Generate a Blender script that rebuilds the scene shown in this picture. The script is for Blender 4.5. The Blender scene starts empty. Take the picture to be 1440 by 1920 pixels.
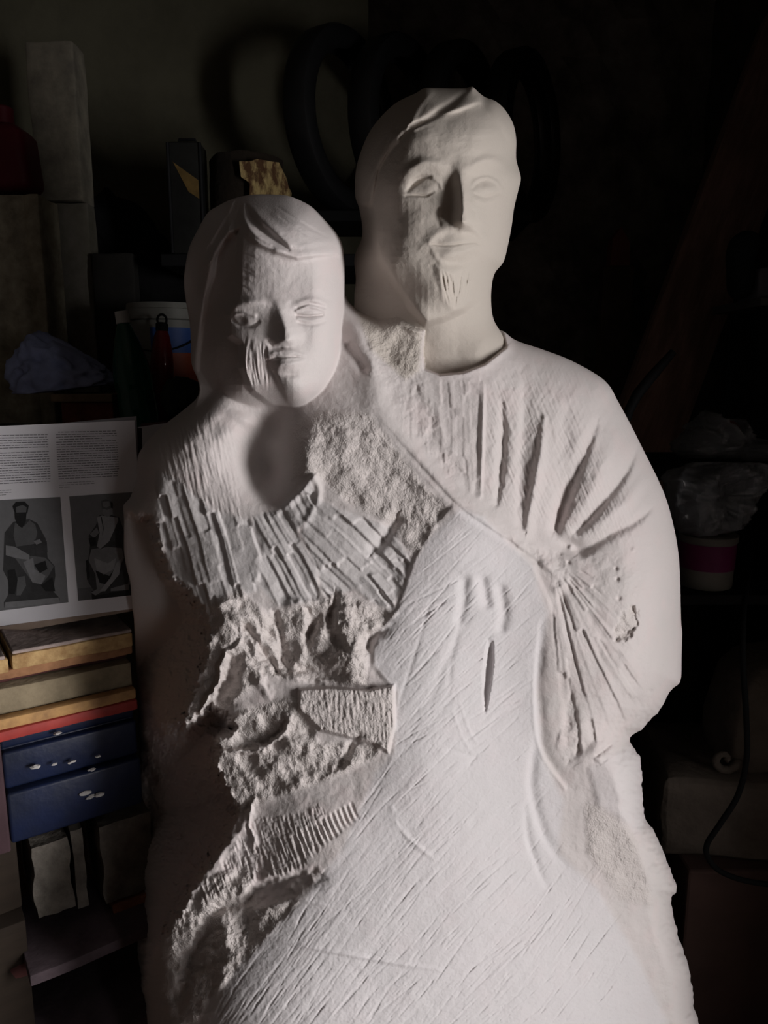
STEP = 1.5
LIGHT_W = 114
import bpy, bmesh, math, random
import numpy as np
from mathutils import Vector, Matrix
random.seed(7)
rng = np.random.default_rng(11)
C = bpy.context.scene.collection
PI = math.pi

# ------------------------------------------------------------------ camera
PITCH = math.radians(10.5)
FPX = 1400.0
CAMZ = 1.5
cam_d = bpy.data.cameras.new('camera')
cam_d.sensor_fit = 'VERTICAL'
cam_d.sensor_height = 24.0
cam_d.lens = 24.0 * FPX / 1920.0
cam_d.clip_start = 0.02
cam = bpy.data.objects.new('camera', cam_d)
cam.location = (0, 0, CAMZ)
cam.rotation_euler = (math.radians(90) - PITCH, 0, 0)
C.objects.link(cam)
bpy.context.scene.camera = cam
CP, SP = math.cos(PITCH), math.sin(PITCH)

def at(u, v, y):
    """a point of the room at depth y seen at photo position u, v"""
    a = (u - 720.0) / FPX
    b = (960.0 - v) / FPX
    t = y / (CP + b * SP)
    return Vector((a * t, y, CAMZ + t * (-SP + b * CP)))

def ray(u, v):
    a = (u - 720.0) / FPX
    b = (960.0 - v) / FPX
    return Vector((a, CP + b * SP, -SP + b * CP))

def on_plane(u, v, p0, n):
    d = ray(u, v)
    o = Vector((0, 0, CAMZ))
    t = (Vector(p0) - o).dot(n) / d.dot(n)
    return o + d * t

# ------------------------------------------------------------------ materials
def mat(name, color, rough=0.8, metallic=0.0, vary=0.25, scale=12.0, bump=0.0, bump_scale=60.0,
        color2=None, spec=0.3, detail=6.0, stretch=None, trans=0.0, alpha=1.0, coat=0.0, contrast=(0.35, 0.65)):
    m = bpy.data.materials.new(name)
    m.use_nodes = True
    nt = m.node_tree
    b = nt.nodes['Principled BSDF']
    b.inputs['Roughness'].default_value = rough
    b.inputs['Metallic'].default_value = metallic
    b.inputs['Specular IOR Level'].default_value = spec
    b.inputs['Transmission Weight'].default_value = trans
    b.inputs['Alpha'].default_value = alpha
    b.inputs['Coat Weight'].default_value = coat
    tc = nt.nodes.new('ShaderNodeTexCoord')
    mp = nt.nodes.new('ShaderNodeMapping')
    nt.links.new(tc.outputs['Object'], mp.inputs['Vector'])
    if stretch:
        mp.inputs['Scale'].default_value = stretch
    n = nt.nodes.new('ShaderNodeTexNoise')
    n.inputs['Scale'].default_value = scale
    n.inputs['Detail'].default_value = detail
    n.inputs['Roughness'].default_value = 0.65
    nt.links.new(mp.outputs['Vector'], n.inputs['Vector'])
    r = nt.nodes.new('ShaderNodeValToRGB')
    r.color_ramp.elements[0].position = contrast[0]
    r.color_ramp.elements[1].position = contrast[1]
    c2 = color2 or tuple(c * (1 - vary) for c in color)
    r.color_ramp.elements[0].color = (*c2, 1)
    r.color_ramp.elements[1].color = (*color, 1)
    nt.links.new(n.outputs['Fac'], r.inputs['Fac'])
    nt.links.new(r.outputs['Color'], b.inputs['Base Color'])
    if bump > 0:
        n2 = nt.nodes.new('ShaderNodeTexNoise')
        n2.inputs['Scale'].default_value = bump_scale
        n2.inputs['Detail'].default_value = 5.0
        nt.links.new(mp.outputs['Vector'], n2.inputs['Vector'])
        bp = nt.nodes.new('ShaderNodeBump')
        bp.inputs['Strength'].default_value = 1.0
        bp.inputs['Distance'].default_value = bump
        nt.links.new(n2.outputs['Fac'], bp.inputs['Height'])
        nt.links.new(bp.outputs['Normal'], b.inputs['Normal'])
    return m

# ------------------------------------------------------------------ object helpers
def tag(o, label, cat, group=None, kind=None):
    o['label'] = label
    o['category'] = cat
    if group:
        o['group'] = group
    if kind:
        o['kind'] = kind
    return o

def thing(name, label, cat, loc=(0, 0, 0), rot=(0, 0, 0), group=None):
    o = bpy.data.objects.new(name, None)
    o.empty_display_size = 0.05
    C.objects.link(o)
    o.location = loc
    o.rotation_euler = rot
    return tag(o, label, cat, group)

def link_mesh(name, me, m=None, parent=None, smooth=None):
    if m is not None:
        me.materials.append(m)
    if smooth is not None:
        me.polygons.foreach_set('use_smooth', [smooth] * len(me.polygons))
    o = bpy.data.objects.new(name, me)
    C.objects.link(o)
    if parent is not None:
        o.parent = parent
    return o

def from_bm(name, bm, m=None, parent=None, smooth=False, auto=None):
    bmesh.ops.recalc_face_normals(bm, faces=bm.faces)
    me = bpy.data.meshes.new(name)
    bm.to_mesh(me)
    bm.free()
    o = link_mesh(name, me, m, parent, smooth or auto is not None)
    if auto is not None:
        me.set_sharp_from_angle(angle=math.radians(auto))
    return o

def struct(name, bm, m, parent=None):
    o = from_bm(name, bm, m, parent)
    if parent is None:
        o['kind'] = 'structure'
    return o

def add_box(bm, c, s, rot=None, bevel=0.0, seg=2):
    """box of size s centred at c"""
    g = bmesh.ops.create_cube(bm, size=1.0)
    vs = g['verts']
    bmesh.ops.scale(bm, vec=Vector(s), verts=vs)
    if bevel > 0:
        es = list({e for v in vs for e in v.link_edges})
        r = bmesh.ops.bevel(bm, geom=es, offset=bevel, segments=seg, affect='EDGES', profile=0.5)
        vs = list({v for f in r['faces'] for v in f.verts} | {v for v in vs if v.is_valid})
    M = Matrix.Translation(Vector(c))
    if rot is not None:
        M = M @ (rot.to_4x4() if isinstance(rot, Matrix) else Matrix.Rotation(rot, 4, 'Z'))
    bmesh.ops.transform(bm, matrix=M, verts=vs)
    return vs

def add_tube(bm, pts, r, seg=10, caps=True):
    """tube along points; r number or list"""
    pts = [Vector(p) for p in pts]
    n = len(pts)
    rs = r if isinstance(r, (list, tuple)) else [r] * n
    rings = []
    up = Vector((0, 0, 1))
    prev = None
    for i, p in enumerate(pts):
        d = (pts[min(i + 1, n - 1)] - pts[max(i - 1, 0)]).normalized()
        if prev is None:
            a = up if abs(d.z) < 0.9 else Vector((1, 0, 0))
            x = d.cross(a).normalized()
        else:
            x = (prev - d * prev.dot(d)).normalized()
        prev = x
        y = d.cross(x)
        rings.append([bm.verts.new(p + (x * math.cos(2 * PI * k / seg) + y * math.sin(2 * PI * k / seg)) * rs[i]) for k in range(seg)])
    for i in range(n - 1):
        for k in range(seg):
            bm.faces.new((rings[i][k], rings[i][(k + 1) % seg], rings[i + 1][(k + 1) % seg], rings[i + 1][k]))
    if caps:
        bm.faces.new(rings[0][::-1])
        bm.faces.new(rings[-1])
    return rings

def add_lathe(bm, prof, seg=32, c=(0, 0, 0), cap_bottom=True, cap_top=True):
    rings = []
    for (r, z) in prof:
        rings.append([bm.verts.new((c[0] + r * math.cos(2 * PI * k / seg), c[1] + r * math.sin(2 * PI * k / seg), c[2] + z)) for k in range(seg)])
    for i in range(len(rings) - 1):
        for k in range(seg):
            bm.faces.new((rings[i][k], rings[i][(k + 1) % seg], rings[i + 1][(k + 1) % seg], rings[i + 1][k]))
    if cap_bottom:
        bm.faces.new(rings[0][::-1])
    if cap_top:
        bm.faces.new(rings[-1])

def add_prism(bm, poly, direction):
    """extrude a planar polygon (list of Vectors) along a vector"""
    d = Vector(direction)
    a = [bm.verts.new(Vector(p)) for p in poly]
    b = [bm.verts.new(Vector(p) + d) for p in poly]
    n = len(poly)
    bm.faces.new(a)
    bm.faces.new(b[::-1])
    for i in range(n):
        bm.faces.new((a[i], b[i], b[(i + 1) % n], a[(i + 1) % n]))

def roughen(bm, amp, scale=8.0, seed=0, cuts=0, fine=0.0):
    from mathutils import noise
    if cuts:
        bmesh.ops.subdivide_edges(bm, edges=bm.edges[:], cuts=cuts, use_grid_fill=True)
    off = Vector((seed * 3.1, seed * 1.7, seed * 2.3))
    bm.normal_update()
    for v in bm.verts:
        p = v.co * scale + off
        d = noise.noise_vector(p) * amp
        if fine:
            d = d + noise.noise_vector(p * 4.3) * fine
        v.co = v.co + d
# ------------------------------------------------------------------ the carved stone: relief toolkit
S = STEP
U0, U1, V0, V1 = 214, 1390, 146, 2330
us = np.arange(U0, U1, S, dtype=np.float32)
vs = np.arange(V0, V1, S, dtype=np.float32)
UU, VV = np.meshgrid(us, vs)
SHP = UU.shape

def sm(x):
    x = np.clip(x, 0, 1)
    return x * x * (3 - 2 * x)

def catmull(pts, step=7.0, closed=False):
    P = np.array(pts, dtype=np.float64)
    n = len(P)
    if n < 3 and not closed:
        k = max(2, int(np.hypot(*(P[-1, :2] - P[0, :2])) / step))
        t = np.linspace(0, 1, k)[:, None]
        return P[0] * (1 - t) + P[-1] * t
    out = []
    for i in range(n if closed else n - 1):
        if closed:
            p0, p1, p2, p3 = P[(i - 1) % n], P[i], P[(i + 1) % n], P[(i + 2) % n]
        else:
            p0, p1, p2, p3 = P[max(i - 1, 0)], P[i], P[i + 1], P[min(i + 2, n - 1)]
        k = max(1, int(np.hypot(*(p2[:2] - p1[:2])) / step))
        for j in range(k):
            t = j / k
            out.append(0.5 * ((2 * p1) + (-p0 + p2) * t + (2 * p0 - 5 * p1 + 4 * p2 - p3) * t * t + (-p0 + 3 * p1 - 3 * p2 + p3) * t ** 3))
    if not closed:
        out.append(P[-1])
    return np.array(out)

def sd_poly(pts, smooth=False, step=8.0):
    """signed distance in photo units, positive inside"""
    P = catmull(pts, step, True) if smooth else np.array(pts, dtype=np.float64)
    P = P.astype(np.float32)
    d2 = np.full(SHP, 1e12, np.float32)
    ins = np.zeros(SHP, bool)
    n = len(P)
    for i in range(n):
        ax, ay = P[i]
        bx, by = P[(i + 1) % n]
        ex, ey = bx - ax, by - ay
        L = ex * ex + ey * ey
        if L < 1e-9:
            continue
        wx, wy = UU - ax, VV - ay
        t = np.clip((wx * ex + wy * ey) / L, 0, 1)
        dx, dy = wx - ex * t, wy - ey * t
        np.minimum(d2, dx * dx + dy * dy, out=d2)
        if ay != by:
            c = ((VV >= ay) != (VV >= by)) & (UU < ax + (VV - ay) * ex / ey)
            ins ^= c
    d = np.sqrt(d2)
    return np.where(ins, d, -d)

def win(lo_u, hi_u, lo_v, hi_v):
    i0 = max(0, int((lo_v - V0) / S)); i1 = min(SHP[0], int((hi_v - V0) / S) + 2)
    j0 = max(0, int((lo_u - U0) / S)); j1 = min(SHP[1], int((hi_u - U0) / S) + 2)
    if i1 <= i0 or j1 <= j0:
        return None
    return slice(i0, i1), slice(j0, j1)

def prof_fn(q, prof):
    if prof == 'g':
        return np.exp(-q * q * 1.6)
    if prof == 'v':
        return np.clip(1 - q, 0, 1)
    if prof == 'c':
        return np.sqrt(np.clip(1 - q * q, 0, 1))
    if prof == 's':
        return sm(1.0 - q)
    return np.where(q < 1, 1.0, 0.0)

def stroke(H, pts, r, h, prof='g', smooth=True, step=7.0, taper=0.0):
    """add a ridge (h>0, mm) or groove (h<0) along a line; r = half width (or (left, right) seen along the line)"""
    pts = np.array(pts, dtype=np.float64)
    n = len(pts)
    def col(x):
        return np.full(n, x, float) if np.isscalar(x) else np.array(x, float)
    if isinstance(r, tuple):
        rl, rr = col(r[0]), col(r[1])
    else:
        rl = rr = col(r)
    hh = col(h)
    P = np.column_stack([pts, rl, rr, hh])
    D = catmull(P, step) if smooth else P
    if taper > 0:
        L = np.concatenate([[0], np.cumsum(np.hypot(np.diff(D[:, 0]), np.diff(D[:, 1])))])
        L /= max(L[-1], 1e-6)
        D[:, 4] *= np.clip(np.minimum(L, 1 - L) / taper, 0, 1) ** 0.7
    rm = max(rl.max(), rr.max()) * (2.0 if prof == 'g' else 1.05) + 2
    w = win(D[:, 0].min() - rm, D[:, 0].max() + rm, D[:, 1].min() - rm, D[:, 1].max() + rm)
    if w is None:
        return
    u, v = (UW[w], VW[w]) if WARP else (UU[w], VV[w])
    best = np.full(u.shape, 1e9, np.float32)
    bh = np.zeros(u.shape, np.float32)
    for i in range(len(D) - 1):
        ax, ay = D[i, 0], D[i, 1]
        ex, ey = D[i + 1, 0] - ax, D[i + 1, 1] - ay
        L = ex * ex + ey * ey
        if L < 1e-9:
            continue
        wx, wy = u - ax, v - ay
        t = np.clip((wx * ex + wy * ey) / L, 0, 1)
        dx, dy = wx - ex * t, wy - ey * t
        side = (ex * wy - ey * wx) > 0      # right hand side seen along the line (v grows downwards)
        ra = np.where(side, D[i, 3] + (D[i + 1, 3] - D[i, 3]) * t, D[i, 2] + (D[i + 1, 2] - D[i, 2]) * t)
        q = np.sqrt(dx * dx + dy * dy) / np.maximum(ra, 0.3)
        m = q < best
        best = np.where(m, q, best)
        bh = np.where(m, D[i, 4] + (D[i + 1, 4] - D[i, 4]) * t, bh)
    H[w] += (bh * prof_fn(best, prof)).astype(np.float32)

def blob(H, u0, v0, ru, rv, h, ang=0.0, prof='g'):
    rm = max(ru, rv) * 2.2
    w = win(u0 - rm, u0 + rm, v0 - rm, v0 + rm)
    if w is None:
        return
    a = math.radians(ang)
    du, dv = ((UW[w], VW[w]) if WARP else (UU[w], VV[w]))
    du, dv = du - u0, dv - v0
    x = (du * math.cos(a) + dv * math.sin(a)) / ru
    y = (-du * math.sin(a) + dv * math.cos(a)) / rv
    H[w] += h * prof_fn(np.sqrt(x * x + y * y), prof)

def plateau(H, pts, h, width, smooth=True):
    d = sd_poly(pts, smooth)
    k = sm(d / width + 0.5)
    H += h * k
    return k

def tps(ctrl, lam=0.0):
    c = np.array(ctrl, dtype=np.float64)
    P, z = c[:, :2] / 300.0, c[:, 2]
    n = len(P)
    def ker(d2):
        return 0.5 * d2 * np.log(np.maximum(d2, 1e-12))
    d2 = ((P[:, None] - P[None]) ** 2).sum(-1)
    A = np.zeros((n + 3, n + 3))
    A[:n, :n] = ker(d2) + lam * np.eye(n)
    A[:n, n] = 1; A[:n, n + 1:] = P
    A[n, :n] = 1; A[n + 1:, :n] = P.T
    w = np.linalg.solve(A, np.concatenate([z, np.zeros(3)]))
    k = 12.0
    gu = np.arange(U0, U1 + k + 1, k); gv = np.arange(V0, V1 + k + 1, k)
    gU, gV = np.meshgrid(gu / 300.0, gv / 300.0)
    Z = w[n] + w[n + 1] * gU + w[n + 2] * gV
    for i in range(n):
        Z += w[i] * ker((gU - P[i, 0]) ** 2 + (gV - P[i, 1]) ** 2)
    fu = (us - U0) / k; fv = (vs - V0) / k
    iu = fu.astype(int); iv = fv.astype(int)
    du = (fu - iu)[None, :]; dv = (fv - iv)[:, None]
    a = Z[iv][:, iu]; b = Z[iv][:, iu + 1]; cc = Z[iv + 1][:, iu]; d = Z[iv + 1][:, iu + 1]
    return ((a * (1 - du) + b * du) * (1 - dv) + (cc * (1 - du) + d * du) * dv).astype(np.float32)

_perm = {}
def perlin(x, y, seed=0):
    if seed not in _perm:
        r = np.random.default_rng(1000 + seed)
        ang = r.random((256, 256)) * 2 * np.pi
        _perm[seed] = (np.cos(ang).astype(np.float32), np.sin(ang).astype(np.float32))
    gx, gy = _perm[seed]
    xi = np.floor(x).astype(np.int64); yi = np.floor(y).astype(np.int64)
    xf = (x - xi).astype(np.float32); yf = (y - yi).astype(np.float32)
    w = lambda t: t * t * t * (t * (t * 6 - 15) + 10)
    def g(ix, iy, fx, fy):
        a, b = ix & 255, iy & 255
        return gx[a, b] * fx + gy[a, b] * fy
    n00 = g(xi, yi, xf, yf); n10 = g(xi + 1, yi, xf - 1, yf)
    n01 = g(xi, yi + 1, xf, yf - 1); n11 = g(xi + 1, yi + 1, xf - 1, yf - 1)
    sx, sy = w(xf), w(yf)
    a = n00 + sx * (n10 - n00); b = n01 + sx * (n11 - n01)
    return (a + sy * (b - a)) * 1.5

WARP = False
UW = (UU + 9 * perlin(UU / 34, VV / 34, 900) + 4 * perlin(UU / 11, VV / 11, 901)).astype(np.float32)
VW = (VV + 9 * perlin(UU / 34, VV / 34, 902) + 4 * perlin(UU / 11, VV / 11, 903)).astype(np.float32)

def fbm(scale, seed=0, octv=4, gain=0.5, ang=0.0, squash=1.0, ridged=False):
    a = math.radians(ang)
    x = (UU * math.cos(a) + VV * math.sin(a)) / (scale * squash)
    y = (-UU * math.sin(a) + VV * math.cos(a)) / scale
    out = np.zeros(SHP, np.float32); amp = 1.0; f = 1.0
    for o in range(octv):
        n = perlin(x * f + 17.3 * o, y * f + 9.1 * o, seed + o)
        out += amp * ((1 - 2 * np.abs(n)) if ridged else n)
        amp *= gain; f *= 2.0
    return out

def hash01(i, j, seed):
    h = np.sin(i * 127.1 + j * 311.7 + seed * 74.7) * 43758.5453
    return h - np.floor(h)

def chisel(mask, ang, period, amp, band, seed=0, bend=0.0, centre=None, tilt=0.5, wob=3.5, jag=3.0):
    """flat-chisel bites: parallel strips, broken into bites along their run.  returns mm"""
    if centre is not None:          # strips fan out round a centre
        du, dv = UU - centre[0], VV - centre[1]
        p = np.arctan2(dv, du) * centre[2]
        q = np.hypot(du, dv)
    else:
        a = math.radians(ang)
        q = UU * math.cos(a) + VV * math.sin(a)
        p = -UU * math.sin(a) + VV * math.cos(a)
    p = p + wob * perlin(UU / 80.0, VV / 80.0, seed + 40) + 0.7 * perlin(UU / 10.0, VV / 10.0, seed + 41)
    q = q + jag * perlin(UU / 9.0, VV / 9.0, seed + 42) + 16 * perlin(UU / 60.0, VV / 60.0, seed + 43)
    pp = p / period
    i = np.floor(pp); fi = pp - i
    sp = hash01(i, 0 * i, seed + 3) > 0.45
    cut = 0.3 + 0.4 * hash01(i, 0 * i, seed + 4)
    hi = fi > cut
    i2 = i * 2 + np.where(sp & hi, 1, 0)
    f2 = np.where(sp, np.where(hi, (fi - cut) / (1 - cut), fi / cut), fi)
    wd = np.where(sp, np.where(hi, 1 - cut, cut), 1.0)
    qq = q / band + hash01(i2, 0 * i2, seed + 5) * 3
    j = np.floor(qq); fj = qq - j
    h = (hash01(i2, j, seed) - 0.5) * amp * 0.8
    h += (f2 - 0.5) * wd * amp * tilt * (hash01(i2, j, seed + 9) * 2.2 - 0.5)
    h += (fj - 0.5) * amp * 0.8 * hash01(i2, j, seed + 11)
    h += amp * 0.28 * sm(1 - f2 / 0.22) * (hash01(i2, j, seed + 13) > 0.5)
    st = perlin(p / 2.6, q / 40.0, seed + 60) + 0.6 * perlin(p / 5.5, q / 70.0, seed + 61)
    h += 0.05 * amp * st
    return box(box((h * mask).astype(np.float32), 2.0, 0), 2.0, 1)

def rub(mask, amp, scale=16, seed=0):
    """broken, crumbly stone: large breaks with a sandy skin"""
    n = fbm(scale * 4.2, seed, 2, 0.5) * 1.25 + fbm(scale * 1.7, seed + 20, 2, 0.5) * 0.34
    big = fbm(scale * 2.4, seed + 70, 2, 0.5)
    n += 0.35 * np.abs(big)                      # sharp valleys between lumps
    grit = fbm(6.5, seed + 50, 3, 0.75) * (0.55 + 0.45 * sm(fbm(40, seed + 80, 2) + 0.6))
    return (n * amp * mask + grit * mask * min(1.0, 0.28 + 0.09 * amp)).astype(np.float32)

def scratches(H, n, poly, ang, spread, lmin, lmax, wmin, wmax, dmin, dmax, seed, curve=0.06, both=0.35):
    r = np.random.default_rng(seed)
    P = np.array(poly, float)
    lo, hi = P.min(0), P.max(0)
    def inside(x, y):
        c = False
        for k in range(len(P)):
            x1, y1 = P[k]; x2, y2 = P[(k + 1) % len(P)]
            if (y1 > y) != (y2 > y) and x < (x2 - x1) * (y - y1) / (y2 - y1) + x1:
                c = not c
        return c
    k = 0; tries = 0
    while k < n and tries < n * 20:
        tries += 1
        x, y = lo + (hi - lo) * r.random(2)
        if not inside(x, y):
            continue
        a = math.radians(ang(x, y) if callable(ang) else ang) + math.radians(r.normal(0, spread))
        L = lmin + (lmax - lmin) * r.random() ** 2
        dx, dy = math.cos(a) * L / 2, math.sin(a) * L / 2
        c = r.normal(0, curve) * L
        if not (inside(x - dx * 0.8, y - dy * 0.8) and inside(x + dx * 0.8, y + dy * 0.8)):
            continue
        wd = wmin + (wmax - wmin) * r.random() ** 1.5
        dp = -(dmin + (dmax - dmin) * r.random() ** 1.5)
        pts = [(x - dx, y - dy), (x - dy / L * 2 * c * 0.5, y + dx / L * 2 * c * 0.5), (x + dx, y + dy)]
        D = catmull(np.array(pts), 9.0)
        stroke(H, D, wd, dp * (0.25 + 1.3 * r.random(len(D)) ** 1.5), 'v', False, taper=0.3)
        if r.random() < both:       # burr thrown up beside the groove
            o = wd * 1.2
            pts2 = [(px + dy / L * 2 * o, py - dx / L * 2 * o) for px, py in pts]
            stroke(H, pts2, wd * 0.8, -dp * 0.5, 'v', True, 14.0, taper=0.3)
        k += 1

def box(a, r, ax):
    n = max(1, int(r / S))
    k = 2 * n + 1
    pad = [(0, 0), (0, 0)]; pad[ax] = (n + 1, n)
    c = np.cumsum(np.pad(a, pad, mode='edge').astype(np.float64), axis=ax)
    if ax == 0:
        return ((c[k:] - c[:-k]) / k).astype(np.float32)
    return ((c[:, k:] - c[:, :-k]) / k).astype(np.float32)

def soften(d):
    """round off the creases a distance map has inside, keeping its outline"""
    a = d
    for r in (6, 6, 6):
        a = box(box(a, r, 0), r, 1)
    b = a
    for r in (16, 16, 16):
        b = box(box(b, r, 0), r, 1)
    a = d + (a - d) * sm((d - 1) / 14)
    return a + (b - a) * sm((d - 14) / 40)
# ------------------------------------------------------------------ outlines of the carved figures (photo units)
OUT_MAN = [(666,367),(667,322),(676,286),(692,249),(715,218),(744,192),(781,174),(796,165),(822,165),(848,165.5),(874,164.5),(886,162.5),
    (897,173),(911,183),(929,189.5),(947,206),(962,232),(968,262),(968,299),(976.5,333),(972,356),(964,390),(959,426),(951,466),(943.5,492),
    (929,510),(922.6,531),(920.8,567),(926,600),(945,635),(960,690),(940,740),(860,760),(760,740),(700,680),(668,620),(664,560),(667,523),(664,492),(667,473),(678,447),(678.5,421),(672.5,388)]
OUT_BOY = [(346,509),(345,530),(354,467),(367,438),(388,401),(407,387),(436,373),(468,365.6),(505,364.5),(539,367),(565.5,377),(587,390),(613,416.5),
    (631.5,437.5),(642,459),(645,482.5),(646.5,509),(646,556),(645,620),(640,680),(622,722),(596,750),(560,769),(518,764),(492,775),(470,830),(430,850),(390,830),(366,790),(368,755),(374,731),(370,709),
    (359.5,683),(358,643),(355.5,604),(349,567)]
OUT_BOY = [p for p in OUT_BOY if p != (345, 530)] + [(345,535)]
OUT_BODY = [(374,738),(365,751),(336,775),(310,795),(284,818),(268,838),(258,858),(255.5,898),(243,935),(231.5,947),(232.5,976),(232.5,1033),(238,1068),(244,1091),
    (247.5,1137),(251,1160),(253,1212),(256.5,1265),(258,1317),(260,1369),(263,1433),(258,1500),(251.5,1550),(250,1583),(257,1650),(263,1683),(258,1767),(261,1833),(267,1917),(268,2000),(266,2120),(270,2400),
    (1380,2400),(1345,2080),(1322,1980),(1308,1916),(1299.5,1869),(1293,1817),(1278,1775),(1261,1711),(1259,1683),(1268,1666),(1248,1608),(1231,1565),(1214,1540),(1204.5,1501),
    (1202.5,1442),(1197,1416),(1182,1390),(1188.5,1378),(1218,1352),(1240,1326),(1257,1296),(1272,1283),(1277,1271),(1278,1228),(1279,1185),(1277,1163),(1275,1080),(1271,1030),(1262.5,984),
    (1250,938),(1233,897),(1208,847),(1183,797),(1158,751),(1141.5,722),(1116.5,701),(1066.5,674),(1016.5,655),(967,638),(941,620),(915,622),(850,630),(800,600),(765,590),(740,584),(716,592),(690,588),(668,578),(655,566),(640,552),(560,560),(430,660)]

# ================================================================== the man's head
s_man = soften(sd_poly(OUT_MAN, True, 5.0))
H = tps([(840,250,8),(835,180,-14),(760,250,-2),(705,300,-34),(695,420,-44),(684,500,-56),(735,350,-3),(735,430,-1),(728,500,-8),(712,430,-14),(850,350,10),(920,350,-1),(955,400,-12),
    (850,450,12),(850,550,8),(800,590,2),(760,555,-14),(712,540,-58),(690,590,-70),(910,480,0),(905,530,-14),(880,590,-24),(860,640,-30),(922,620,-38),(800,650,-34),(850,710,-34),
    (900,250,2),(950,280,-14),(930,220,-14)])
JAW = [(694,384),(699,430),(710,489),(749,546),(772,580),(798,608),(830,600),(869,582),(896,562),(916,535),(945,492),(990,400),(1000,300),(1000,100),(640,100),(640,384)]
kj = plateau(H, JAW, 20, 16, False)
H += 13 * (1 - kj) * sm((UU - 850) / 60)
# hair masses, standing proud of the face
plateau(H, [(640,392),(694,386),(702,348),(708,317),(730,275),(757,247),(772,240),(786,230),(822,215),(861,207),(899,192),(899,100),(640,100)], 8, 9, False)
plateau(H, [(899,188),(916,215),(940,250),(957,276),(972,294),(1010,300),(1010,120),(899,120)], 5, 9, False)
stroke(H, [(901,186),(918,213),(941,247),(957,272),(966,288)], (9, 5), -5)
stroke(H, [(770,237),(800,224),(830,206),(856,186),(878,166)], [5,8,10,9,7], [-7,-12,-14,-11,-8])
stroke(H, [(776,243),(812,222),(850,206),(897,186)], [5,8,10,12], [3,5,6,7])
stroke(H, [(768,233),(784,200),(806,172)], (16, 9), [4,8,7])
stroke(H, [(884,163),(896,176),(899,190)], (8, 14), 5)
stroke(H, [(746,262),(722,290),(706,322),(701,350),(694,384)], (5, 20), 5, 'v')
for k in range(26):
    t = k / 25.0
    x0, y0 = 752 - 70 * t, 232 + 150 * t
    stroke(H, [(x0 + 4, y0 - 22), (x0 - 8, y0 + 6), (x0 - 12, y0 + 46)], 3.0, -0.7, taper=0.3)
# brow, sockets, eyes
blob(H, 803, 350, 44, 26, -12, -8); blob(H, 910, 346, 38, 28, -14, 8); stroke(H, [(884,330),(880,350),(884,372)], 8, -3)
stroke(H, [(758,330),(772,315),(796,304),(822,307),(840,316)], (10, 14), [3,5,6,4,0.3])
stroke(H, [(878,320),(892,307),(914,299),(936,303),(952,318)], (10, 13), [0.4,4,5,4,2])
blob(H, 806, 351, 27, 17, 10, -10); blob(H, 914, 353, 24, 18, 13, 12)
stroke(H, [(762,366),(784,365.5),(800,366),(812,360)], (3.2, 4.5), [-2,-4.5,-4.5,-2], 'v')
stroke(H, [(764,358),(776,343),(790,334),(806,331)], [5,7,7,4], [-2,-6,-6,-1])
stroke(H, [(812,334),(824,341),(828,352)], 5, 2.5)
stroke(H, [(884,352),(894,338),(912,333),(930,340),(942,358)], 4.5, [1,3,3.2,3,1.5])
stroke(H, [(886,353),(893,346)], 6, -2.5)
stroke(H, [(890,364),(910,370),(936,362)], 4, -2.0)
stroke(H, [(888,372),(911,380),(938,371)], 6, 1.5)
blob(H, 768, 395, 26, 20, -3); blob(H, 776, 425, 24, 36, 2, 10)
# nose
N = np.zeros(SHP, np.float32)
stroke(N, [(852,306),(862,322),(866,350),(868,385),(868,410),(867,432)], ([20,30,36,42,46,46],[16,17,18,20,22,22]), [0,9,20,28,32,32], 'v')
stroke(N, [(858,310),(868,345),(872,385),(872,420)], 9, [0,1,3,4])
N *= sm((422 + 0.10 * (UU - 868) - VV) / (9 + 16 * sm((UU - 862) / 18)) + 0.5)
N = box(box(N, 5, 0), 5, 1)
H += np.minimum(N, 30 + 0.15 * (N - 30))
stroke(H, [(822,392),(820,408),(824,421)], (6, 5), -3)
stroke(H, [(889,395),(892,412),(890,424)], 5, -1.5)
# moustache, mouth
blob(H, 856, 460, 54, 42, 7)
stroke(H, [(866,427),(838,430),(815,441),(797,459)], (10, 15), [4,4.5,4,2])
stroke(H, [(866,427),(886,429),(902,440),(918,456)], (14, 9), [5,5,5,2])
stroke(H, [(808,457),(824,459),(848,459),(872,455.5),(892,455),(904,460)], [3,4,4.5,3.5,3,3], [-1.5,-3,-3.2,-2.6,-2.2,-0.8], 'v')
stroke(H, [(814,470),(832,475),(856,475),(880,469),(898,462)], [6,10,11,9,6], [0.5,2.2,3.2,3.2,1])
blob(H, 832, 468, 16, 12, -2.5)
stroke(H, [(806,452),(812,474),(828,495),(842,505)], (7, 5), [0.8,1.4,1.6,0.6])
stroke(H, [(909,458),(903,476),(892,491)], (5, 7), [0.5,1.5,1.2])
blob(H, 853, 493, 24, 10, -4)
# goatee
plateau(H, [(818,500),(842,506),(872,502),(894,490),(891,525),(884,552),(872,578),(852,586),(836,570),(828,540)], 5, 18)
r_ = np.random.default_rng(3)
for k in range(34):
    t = k / 33.0
    x0 = 824 + 66 * t + r_.normal(0, 1.5); x1 = 840 + 32 * t + r_.normal(0, 2)
    y0 = 502 + 10 * r_.random() + (8 if 0.3 < t < 0.6 else 0)
    y1 = 560 + 22 * r_.random()
    stroke(H, [(x0, y0), ((x0 + x1) / 2 + 2 * math.sin(k * 1.7), (y0 + y1) / 2), (x1, y1)], 2.6, -2.2 * (0.5 + r_.random()), 'v', taper=0.25)
for k in range(10):
    stroke(H, [(878 + 2 * k, 556 - 2 * k), (892 + 2 * k, 548 - 2 * k)], 2.5, -0.8, taper=0.4)
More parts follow.
